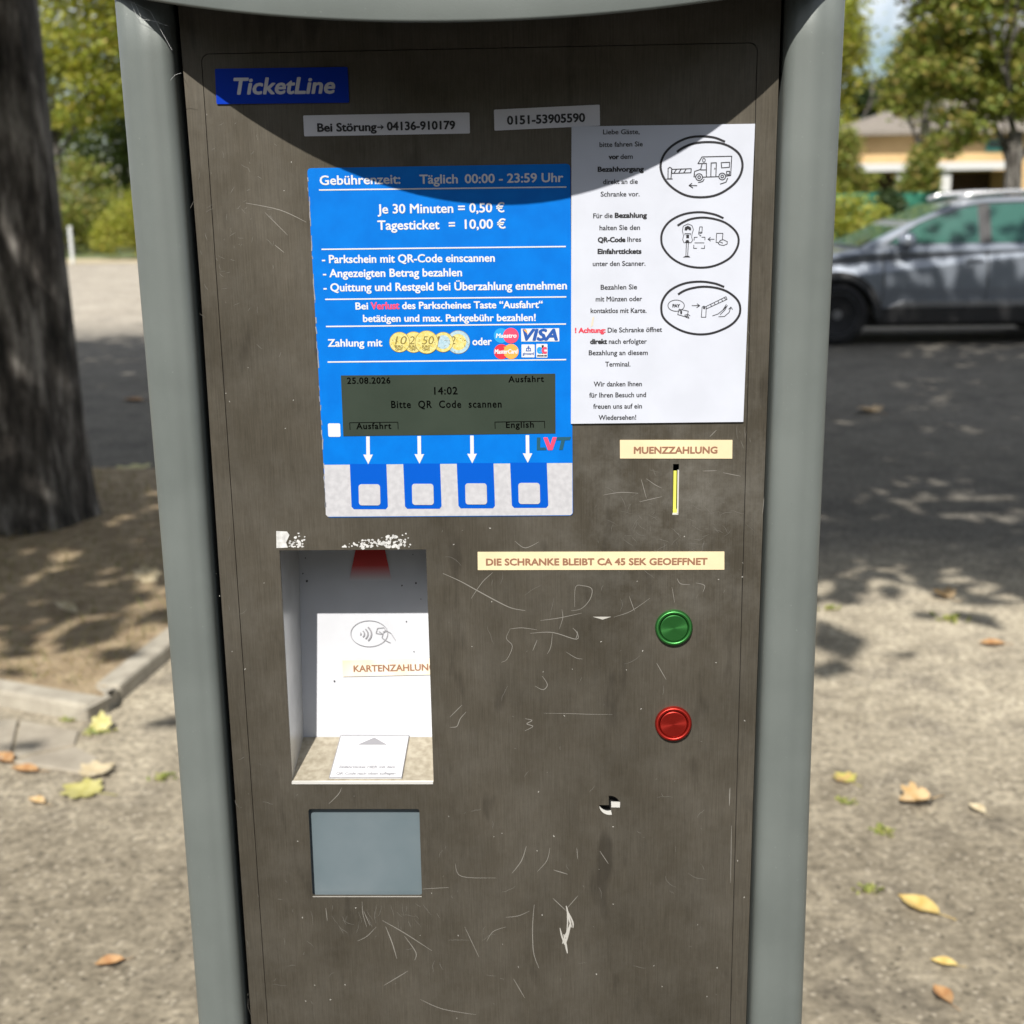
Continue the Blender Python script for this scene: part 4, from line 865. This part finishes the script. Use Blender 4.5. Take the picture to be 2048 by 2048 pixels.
# green garden screen
x0, x1 = P(1640, 390, 24).x, P(2100, 390, 24).x; zt = P(1850, 384, 24).z
sc_ = empty('garden_screen', ((x0+x1)/2, 24, 0)); tag(sc_, 'dark green fabric garden screen between the hedge and the house', 'fence')
b = MB(); b.box((x0, 23.98, .02), (x1, 24.0, zt)); b.build('screen_fabric', mat('green_fabric', (.012, .115, .075), .8, 0, (.02, .15, .095), 4, 4), sc_)
for i in range(5):
    x = x0 + (x1-x0)*i/4; b = MB(); b.tube([(x, 24.05, 0), (x, 24.05, zt+.02)], .03, 8); b.build('screen_post', mat('green_post', (.03, .08, .05), .6), sc_)
# trees and shrubs right
GT = 'trees around the ochre house'
btree(2026, 23, 'large olive green tree with drooping branches in front of the house', 8, [(1990, 40, 105, 60), (1885, 45, 62, 60), (2070, 150, 110, 80), (1935, 140, 75, 48), (1868, 150, 42, 38), (1903, 248, 36, 32), (1942, 262, 24, 30), (1888, 290, 22, 20), (2005, 205, 55, 36), (1960, -60, 190, 70), (1830, 150, 26, 40)], 20000, .115, OLI, 41, group=GT, trunk=(2.6, .15, (-.02, 0)), per=22, ry=70, clump=.2)
btree(1842, 33, 'slim grey stemmed tree standing at the eave of the house', 5, [(1835, 170, 60, 60), (1805, 205, 30, 30), (1860, 110, 60, 60), (1846, 300, 18, 20)], 5000, .15, OLI, 42, group=GT, trunk=(3.4, .16, (0, 0)), ry=40)
btree(1690, 45, 'yellow green tree beside the right post above the roof end', 8, [(1690, 60, 38, 60), (1680, 150, 42, 50), (1702, 110, 30, 40), (1668, 240, 36, 50), (1630, 60, 80, 110)], 11000, .17, YEL, 43, group=GT, trunk=(3.5, .18, (0, 0)))
btree(1745, 60, 'far dark green tree rising over the roof ridge', 6, [(1745, 195, 45, 25), (1775, 185, 38, 22), (1830, 190, 60, 30), (1715, 215, 30, 30)], 7000, .22, DRK, 44, group=GT, trunk=(3, .2, (0, 0)))
btree(1960, 70, 'far mid green tree behind the house ridge, right side', 9, [(1960, 180, 140, 60), (2080, 160, 100, 70), (1900, 130, 70, 60)], 3600, .4, GRN, 45, group=GT, trunk=(3, .2, (0, 0)))
btree(1843, 31, 'leafy shrub hiding the foot of the slim grey stemmed tree', 3, [(1843, 345, 24, 40), (1830, 375, 30, 22), (1852, 310, 16, 20)], 4500, .1, OLI, 51, 'shrub', 'shrub', group='shrubs behind the car')
btree(700, 44, 'bushy green tree straight behind the machine', 6, [(700, 250, 170, 160), (560, 330, 110, 100), (820, 330, 120, 100)], 6000, .25, GRN, 52, group=GT, trunk=(3, .2, (0, 0)), ry=120)
btree(1150, 48, 'yellow green tree behind the notice side of the machine', 6, [(1150, 200, 190, 180), (1000, 330, 120, 90), (1330, 320, 130, 100)], 6500, .25, YEL, 53, group=GT, trunk=(3, .2, (0, 0)), ry=120)
btree(1480, 46, 'olive tree behind the right post of the machine', 6, [(1480, 180, 150, 170), (1560, 330, 90, 90)], 5500, .25, OLI, 54, group=GT, trunk=(3, .2, (0, 0)), ry=120)
GH = 'shrubs behind the car'
btree(1705, 21, 'bright yellow green shrub just above the car bonnet', 2, [(1690, 440, 60, 45), (1735, 455, 50, 40), (1670, 490, 70, 50), (1650, 420, 50, 50)], 4200, .075, YEL, 46, 'shrub', 'shrub', group=GH)
btree(1715, 30, 'dark shrub left of the house canopy', 2, [(1685, 330, 30, 40), (1700, 372, 36, 26), (1680, 290, 28, 36), (1745, 368, 22, 18)], 4500, .09, OLI, 47, 'shrub', 'shrub', group=GH)
btree(1790, 22.5, 'dark green shrub between the yellow shrub and the garden screen', 2, [(1782, 432, 26, 36), (1778, 400, 18, 22), (1820, 462, 40, 22)], 3600, .09, DRK, 48, 'shrub', 'shrub', group=GH)
btree(1900, 22.8, 'low dark shrub hidden behind the car cabin', 2, [(1930, 490, 110, 26)], 2400, .1, DRK, 49, 'shrub', 'shrub', group=GH)

# ------------------------------------------------------------------ car
cf = G(1672, 692)      # front wheel contact, near side
car = empty('parked_car', (cf.x + 1.35, cf.y + .95, 0)); car.scale = (.91, .91, .91); car.location.x = cf.x + 1.35*.91; car.location.y = cf.y + .85
tag(car, 'grey blue estate SUV parked across the road, facing left', 'car')
M['paint'] = mat('grey_blue_metallic', (.25, .28, .33), .28, .5, spec=.6)
bsd = M['paint'].node_tree.nodes['Principled BSDF']; bsd.inputs['Coat Weight'].default_value = .7; bsd.inputs['Coat Roughness'].default_value = .06
M['glass'] = mat('dark_car_glass', (.04, .11, .09), .05, 0, spec=.6)
M['plas'] = mat('dark_cladding', (.035, .035, .037), .6)
M['rubber'] = mat('tyre_rubber', (.018, .018, .02), .85)
M['alu'] = mat('alloy_rim', (.30, .31, .33), .35, .8)
M['alu2'] = mat('bright_trim', (.78, .78, .78), .25, .8)
def cpart(mb, name, m_, par=None, **k):
    o = mb.build(name, m_, None, **k); o.parent = par or car; return o
# local frame: x along the car (front is -x, front axle at -1.35), y across (near side -.93), z up
AX = (-1.35, 1.42); RW = .355; RA = .43
def side_outline():
    p = [(-2.28, .42), (-2.30, .62), (-2.24, .80), (-2.05, .93), (-1.6, 1.02), (-1.05, 1.085), (-.6, 1.10), (1.6, 1.13), (2.15, 1.12), (2.30, .95), (2.34, .6), (2.28, .36)]
    q = [(AX[1] + RA*math.cos(R(a)), .34 + RA*math.sin(R(a))) for a in range(0, 181, 15)]; q = [(x, max(z, .30)) for x, z in q]
    f = [(AX[0] + RA*math.cos(R(a)), .34 + RA*math.sin(R(a))) for a in range(0, 181, 15)]; f = [(x, max(z, .30)) for x, z in f]
    return p + [(1.9, .30)] + q + [(.9, .27), (-.85, .27)] + f + [(-1.85, .32)]
ol = side_outline(); n = len(ol)
def half(x, z):     # half width: barrel sides, narrower nose and tail
    w = .90 + .03*math.sin(max(0, min(1, (z-.25)/.75))*math.pi)
    return w - .16*max(0, (abs(x)-1.55)/.8)**2
m_ = MB(); sec = []
for yy in (-1, -.93, .93, 1):
    sec.append([(x, yy*half(x, z)*(1 if abs(yy) == 1 else 1.0), z) if abs(yy) < 1 else (x*.992, yy*half(x, z), z + (.0 if z < .5 else -.03)) for x, z in ol])
vs = [v for s_ in sec for v in s_]
m_.add(vs, [tuple(range(n)), tuple(range(4*n-1, 3*n-1, -1))] + [(j*n+i, j*n+(i+1) % n, (j+1)*n+(i+1) % n, (j+1)*n+i) for j in range(3) for i in range(n)])
body = cpart(m_, 'body', M['paint'], bevel=.03, seg=3)
bmm = bmesh.new(); bmm.from_mesh(body.data); bmesh.ops.recalc_face_normals(bmm, faces=bmm.faces); bmm.to_mesh(body.data); bmm.free()
# cabin
gl = [(-1.12, 1.085), (-.55, 1.36), (-.02, 1.555), (.35, 1.62), (1.0, 1.635), (1.65, 1.59), (2.02, 1.45), (2.22, 1.12)]
def gw(z): return .86 - (z - 1.1)*.42
m_ = MB(); vs = []
for sg in (-1, 1): vs += [(x, sg*gw(z), z) for x, z in gl]
k = len(gl); m_.add(vs, [tuple(range(k)), tuple(range(2*k-1, k-1, -1))] + [(i, i+k, i+k+1, i+1) for i in range(k-1)])
cab = cpart(m_, 'cabin', M['paint'], bevel=.035, seg=3)
def sidepoly(pts, off=.012, sg=-1): return [(x, sg*(gw(z) + off), z) for x, z in pts]
for nm, pts in (('side_window', [(-.80, 1.135), (-.42, 1.36), (0., 1.50), (.22, 1.545), (.22, 1.135)]), ('side_window', [(.36, 1.135), (.36, 1.555), (1.0, 1.565), (1.28, 1.545), (1.34, 1.135)]), ('side_window', [(1.42, 1.14), (1.38, 1.535), (1.62, 1.50), (1.9, 1.36), (1.98, 1.16)])):
    for sg in (-1, 1):
        m_ = MB(); m_.prism(sidepoly(pts, .010, sg)[::sg], (0, sg*.004, 0)); cpart(m_, nm, M['glass'])
m_ = MB(); m_.prism(sidepoly([(.225, 1.13), (.225, 1.55), (.355, 1.555), (.355, 1.13)], .0105), (0, -.003, 0)); cpart(m_, 'door_pillar', M['plas'])
m_ = MB(); m_.prism([(-1.10, -.74, 1.10), (-.06, -.62, 1.552), (-.06, .62, 1.552), (-1.10, .74, 1.10)], (-.012, 0, .012)); cpart(m_, 'windscreen', M['glass'])
m_ = MB(); pth = [(x, z) for x, z in ((-.86, 1.12), (-.46, 1.355), (-.03, 1.52), (.3, 1.575), (1.0, 1.588), (1.6, 1.545), (1.98, 1.38), (2.05, 1.14))]
m_.tube([(x, -(gw(z)+.012), z) for x, z in pth], .011, 6); cpart(m_, 'window_trim', M['alu'])
for sg in (-1, 1):
    m_ = MB(); m_.tube([(.02, sg*.60, 1.615), (.16, sg*.605, 1.665), (.6, sg*.605, 1.690), (1.2, sg*.60, 1.69), (1.6, sg*.59, 1.65), (1.75, sg*.58, 1.60)], .024, 8); cpart(m_, 'roof_rail', M['alu2'], smooth=True)
# doors : seams and handles
for x in (-.86, .30, 1.28):
    m_ = MB(); m_.tube([(x - (.0 if x != 1.28 else .0), -half(x, 1.05)-.001, 1.06), (x+.02, -half(x, .7)-.002, .7), (x, -half(x, .42)-.001, .42)], .006, 6); cpart(m_, 'door_seam', M['black'])
for x in (.06, 1.06):
    m_ = MB(); m_.box((x, -half(x, .95)-.03, .93), (x+.2, -half(x, .95)-.012, .965)); m_.box((x+.01, -half(x, .95)-.012, .935), (x+.03, -.88, .96)); m_.box((x+.17, -half(x, .95)-.012, .935), (x+.19, -.88, .96)); cpart(m_, 'door_handle', M['paint'], bevel=.006)
m_ = MB(); m_.prism([(-.80, -.93, .43), (.9, -.93, .43), (.9, -.93, .50), (-.62, -.93, .50)], (0, -.02, 0)); cpart(m_, 'sill_trim', M['alu'], bevel=.005)
m_ = MB(); m_.prism([(-.90, -.90, .25), (.97, -.90, .25), (.94, -.93, .425), (-.86, -.93, .425)], (0, -.015, 0)); cpart(m_, 'sill_cladding', M['plas'], bevel=.008)
for ax in AX:
    m_ = MB(); a0 = [(ax + (RA+.0)*math.cos(R(a)), -.94, .34 + (RA+.0)*math.sin(R(a))) for a in range(0, 181, 12)]; a1 = [(ax + (RA+.07)*math.cos(R(a)), -.935, .34 + (RA+.07)*math.sin(R(a))) for a in range(180, -1, -12)]
    a0[0] = a0[0][:2] + (.30,); m_.prism(a0 + a1, (0, .03, 0)); cpart(m_, 'arch_cladding', M['plas'])
    m_ = MB(); m_.box((ax-.46, -.80, .28), (ax+.46, .80, .80)); cpart(m_, 'wheel_well', M['black'])
    for sg in (-1, 1):
        w = empty('wheel', (ax, sg*.83, RW)); w.parent = car
        t_ = MB(); t_.lathe((0, 0, 0), [(.24, -.10), (.33, -.10), (RW-.01, -.07), (RW, 0), (RW-.01, .07), (.33, .10), (.25, .10), (.24, .085)], (0, sg, 0), 36); o = t_.build('tyre', M['rubber'], None, smooth=True); o.parent = w
        t_ = MB(); t_.lathe((0, 0, 0), [(.245, .085), (.235, .09), (.225, .05), (.225, .0), (.0, .0)], (0, sg, 0), 36)
        for k_ in range(5):
            a = R(72*k_ + 20); d = Vector((math.cos(a), 0, math.sin(a))); q = Vector((-math.sin(a), 0, math.cos(a)))
            t_.prism([d*.05 + q*.035 + Vector((0, sg*.085, 0)), d*.05 - q*.035 + Vector((0, sg*.085, 0)), d*.232 - q*.055 + Vector((0, sg*.07, 0)), d*.232 + q*.055 + Vector((0, sg*.07, 0))], (0, -sg*.03, 0))
        t_.lathe((0, sg*.06, 0), [(.06, 0), (.055, .03), (0, .03)], (0, sg, 0), 20); o = t_.build('rim', M['alu'], None); o.parent = w
m_ = MB()
for y0_, sg in ((-1, -1), (1, 1)):
    pass
for sg in (-1, 1):
    m_ = MB(); m_.lathe((-.62, sg*1.0, 1.175), [(.001, -.12), (.06, -.11), (.085, -.05), (.085, .03), (.06, .075), (.0, .08)], (-.15 if False else .35, sg, .05), 18)
    m_.box((-.62, min(sg*.82, sg*.95), 1.08), (-.56, max(sg*.82, sg*.95), 1.13)); cpart(m_, 'door_mirror', M['paint'], smooth=True)
for sg in (-1, 1):
    m_ = MB(); m_.prism([(-2.24, sg*.80, .72), (-1.86, sg*.90, .80), (-1.80, sg*.905, .88), (-2.14, sg*.82, .86)], (0, -sg*.04, .0)); cpart(m_, 'headlight', M['alu2'])
    m_ = MB(); m_.prism([(2.30, sg*.79, .84), (2.0, sg*.905, .86), (2.0, sg*.905, .98), (2.27, sg*.79, .98)], (0, -sg*.03, 0)); cpart(m_, 'tail_light', mat('red_lens', (.3, .01, .01), .2))
m_ = MB(); m_.box((-2.1, -.8, .2), (2.1, .8, .3)); cpart(m_, 'underbody', M['black'])

# ------------------------------------------------------------------ grass, weeds, fallen leaves
rnd = random.Random(77)
b = MB()
cnt = 0
while cnt < 9000:
    x, y = rnd.uniform(-5.5, -.6), rnd.uniform(2.7, 6.2)
    p = Vector((x, y, 0))
    if (p - A1).dot(inl) < kw + .02 or (p - K0).dot(inr) < kw + .02: continue
    dens = .5 + .5*math.sin(x*3.1 + math.sin(y*2.3)*2)*math.sin(y*2.7+1)
    if rnd.random() > .2 + .8*dens: continue
    h = rnd.uniform(.015, .055); a = rnd.uniform(0, 6.3); w = .0025; d = Vector((math.cos(a), math.sin(a), 0)); l = Vector((rnd.gauss(0, 1), rnd.gauss(0, 1), 0))*h*.8
    q = Vector((x, y, zk-.008)); b.add([q - d*w, q + d*w, q + l + Vector((0, 0, h))], [(0, 1, 2)]); cnt += 1
tag(b.build('grass', leaf_mat('dry_grass', [(.30, .24, .11), (.24, .20, .09), (.36, .29, .15), (.14, .16, .05), (.22, .15, .08)], .2)), kind='stuff')
WD = leaf_mat('weed_green', [(.2, .26, .05), (.3, .33, .09), (.4, .38, .14)], .3)
for px, py, s, lab in ((195, 1466, .05, 'small green weed tuft at the kerb corner'), (1905, 1240, .06, 'green weed tuft at the edge of the road shade'), (1735, 1781, .035, 'dry yellow green weed tuft right of the machine, low down'), (1765, 1664, .035, 'tiny green weed beside the curled tan leaf'), (1660, 1218, .04, 'green weed tuft close to the right post in the shade edge'), (325, 1556, .04, 'pale weed tuft close to the left post on the asphalt'), (1690, 1605, .03, 'tiny green weed under the brown and green leaf'), (140, 1440, .03, 'dry brown weed in the joint below the kerb')):
    g = G(px, py); b = MB()
    for i in range(26):
        a = rnd.uniform(0, 6.3); d = Vector((math.cos(a), math.sin(a), 0)); q = Vector((rnd.gauss(0, s*.35), rnd.gauss(0, s*.3), 0)); l = s*.6*rnd.uniform(.4, 1.1); w = Vector((-d.y, d.x, 0))*s*.07
        b.add([q - w, q + w, q + d*l*.6 + w*1.4 + Vector((0, 0, l*.5)), q + d*l + Vector((0, 0, l*.35)), q + d*l*.6 - w*1.4 + Vector((0, 0, l*.5))], [(0, 1, 2, 3, 4)])
    o = b.build('weed', WD); o.location = (g.x, g.y, 0); tag(o, lab, 'weed', 'weeds growing through the asphalt')
def lm_(n, c, c2): return mat(n, c, .6, 0, c2, 40, 5)
LC = {'yellow': lm_('yellow_leaf', (.34, .31, .085), (.44, .41, .17)), 'gold': lm_('golden_leaf', (.45, .30, .085), (.52, .40, .15)), 'tan': lm_('tan_leaf', (.40, .26, .11), (.47, .34, .19)), 'pale': lm_('pale_leaf', (.42, .34, .21), (.52, .45, .31)), 'orange': lm_('orange_leaf', (.30, .15, .06), (.37, .22, .10)), 'mixed': lm_('brown_green_leaf', (.45, .26, .12), (.38, .38, .08))}
MAPLE = [(0, -.30), (.08, -.44), (.24, -.40), (.36, -.30), (.34, -.18), (.50, -.16), (.60, -.04), (.47, .04), (.46, .14), (.52, .30), (.42, .36), (.30, .32), (.20, .42), (.16, .56), (.0, .70), (-.10, .54), (-.16, .42), (-.28, .34), (-.40, .40), (-.50, .28), (-.44, .12), (-.48, .02), (-.61, -.08), (-.48, -.18), (-.33, -.20), (-.36, -.33), (-.22, -.42), (-.07, -.43)]
OVAL = [(0, -.55), (.16, -.42), (.30, -.18), (.34, .08), (.24, .34), (.09, .52), (0, .66), (-.09, .52), (-.24, .34), (-.34, .08), (-.30, -.18), (-.16, -.42)]
def fallen(px, py, size, shape, col, ang, lab, z=0., curl=.12, tilt=0.):
    g = G(px, py, z); b = MB(); pts = [(0, .03, .0)]; rings = [.5, 1]
    vs = [Vector((0, 0, 0))]
    for s in (.55, 1):
        for x, y in shape: vs.append(Vector((x*s, y*s, curl*(abs(x*s)*1.2 + (y*s)**2*.6) + rnd.uniform(0, .035))))
    k = len(shape); fs = [(0, 1+i, 1+(i+1) % k) for i in range(k)] + [(1+i, 1+k+i, 1+k+(i+1) % k, 1+(i+1) % k) for i in range(k)]
    b.add([v*size for v in vs], fs)
    b.tube([Vector((0, -.4, .03))*size, Vector((.05, -.7, .05))*size, Vector((.12, -.95, .02))*size], size*.012, 5)
    o = b.build('fallen_leaf', LC[col], smooth=True); o.location = (g.x, g.y, z + .004); o.rotation_euler = (tilt, 0, ang); tag(o, lab, 'leaf', 'fallen leaves on the ground'); return o
for a in ((168, 1586, .105, MAPLE, 'yellow', 1.2, 'bright yellow green lobed leaf lying on the asphalt below the kerb', 0, .12, 0), (192, 1549, .09, MAPLE, 'pale', -.6, 'pale tan lobed leaf just behind the bright yellow one', 0, .25, 0), (203, 1449, .055, MAPLE, 'yellow', .2, 'yellow leaf leaning up against the kerb corner', .02, .1, 1.0),
          (1840, 1818, .085, OVAL, 'gold', .75, 'golden oval leaf lying right of the machine, low down', 0, .3, 0), (1838, 1607, .085, MAPLE, 'tan', 1.9, 'curled tan lobed leaf lying right of the machine', 0, .55, 0), (1690, 1562, .06, MAPLE, 'mixed', .5, 'brown and green leaf close to the right post', 0, .2, 0),
          (222, 1932, .05, OVAL, 'orange', 2.0, 'small orange brown leaf low down left of the machine', 0, .6, 0), (1886, 1998, .05, OVAL, 'orange', .3, 'small orange leaf nearest the bottom right corner', 0, .5, 0), (1986, 1292, .075, OVAL, 'orange', 1.5, 'orange brown leaf at the sunlit edge, far right', 0, .4, 0),
          (1888, 1196, .09, MAPLE, 'tan', .4, 'tan leaf at the border of the road shade', 0, .5, 0), (294, 1157, .10, MAPLE, 'pale', .6, 'round pale yellow leaf on dry grass beside the left post', zk, .3, .5), (133, 1221, .09, OVAL, 'pale', 1.2, 'small pale yellow leaf on the dry grass by a green tuft', zk, .4, .3),
          (266, 942, .2, MAPLE, 'yellow', .3, 'yellow leaf on the shaded road beside the thick trunk', 0, .15, 0), (52, 1545, .07, OVAL, 'orange', 1.4, 'brown leaf on the slab joint at the left edge', 0, .4, 0), (8, 1523, .08, OVAL, 'orange', .9, 'orange brown leaf cut by the left picture edge', 0, .4, 0), (75, 1608, .05, OVAL, 'tan', 1.1, 'small tan leaf left of the bright yellow one', 0, .5, 0),
          (1890, 1932, .045, OVAL, 'gold', 1.2, 'small yellow brown leaf above the orange one at bottom right', 0, .4, 0), (1955, 1624, .05, OVAL, 'pale', .4, 'small pale leaf right of the curled tan leaf', 0, .5, 0), (268, 803, .16, OVAL, 'orange', 1.4, 'orange leaf in a light patch on the far road, left', 0, .3, 0), (1740, 825, .18, MAPLE, 'tan', .4, 'tan leaf in a light patch on the road before the car', 0, .3, 0)):
    fallen(*a[:7], z=a[7], curl=a[8], tilt=a[9])
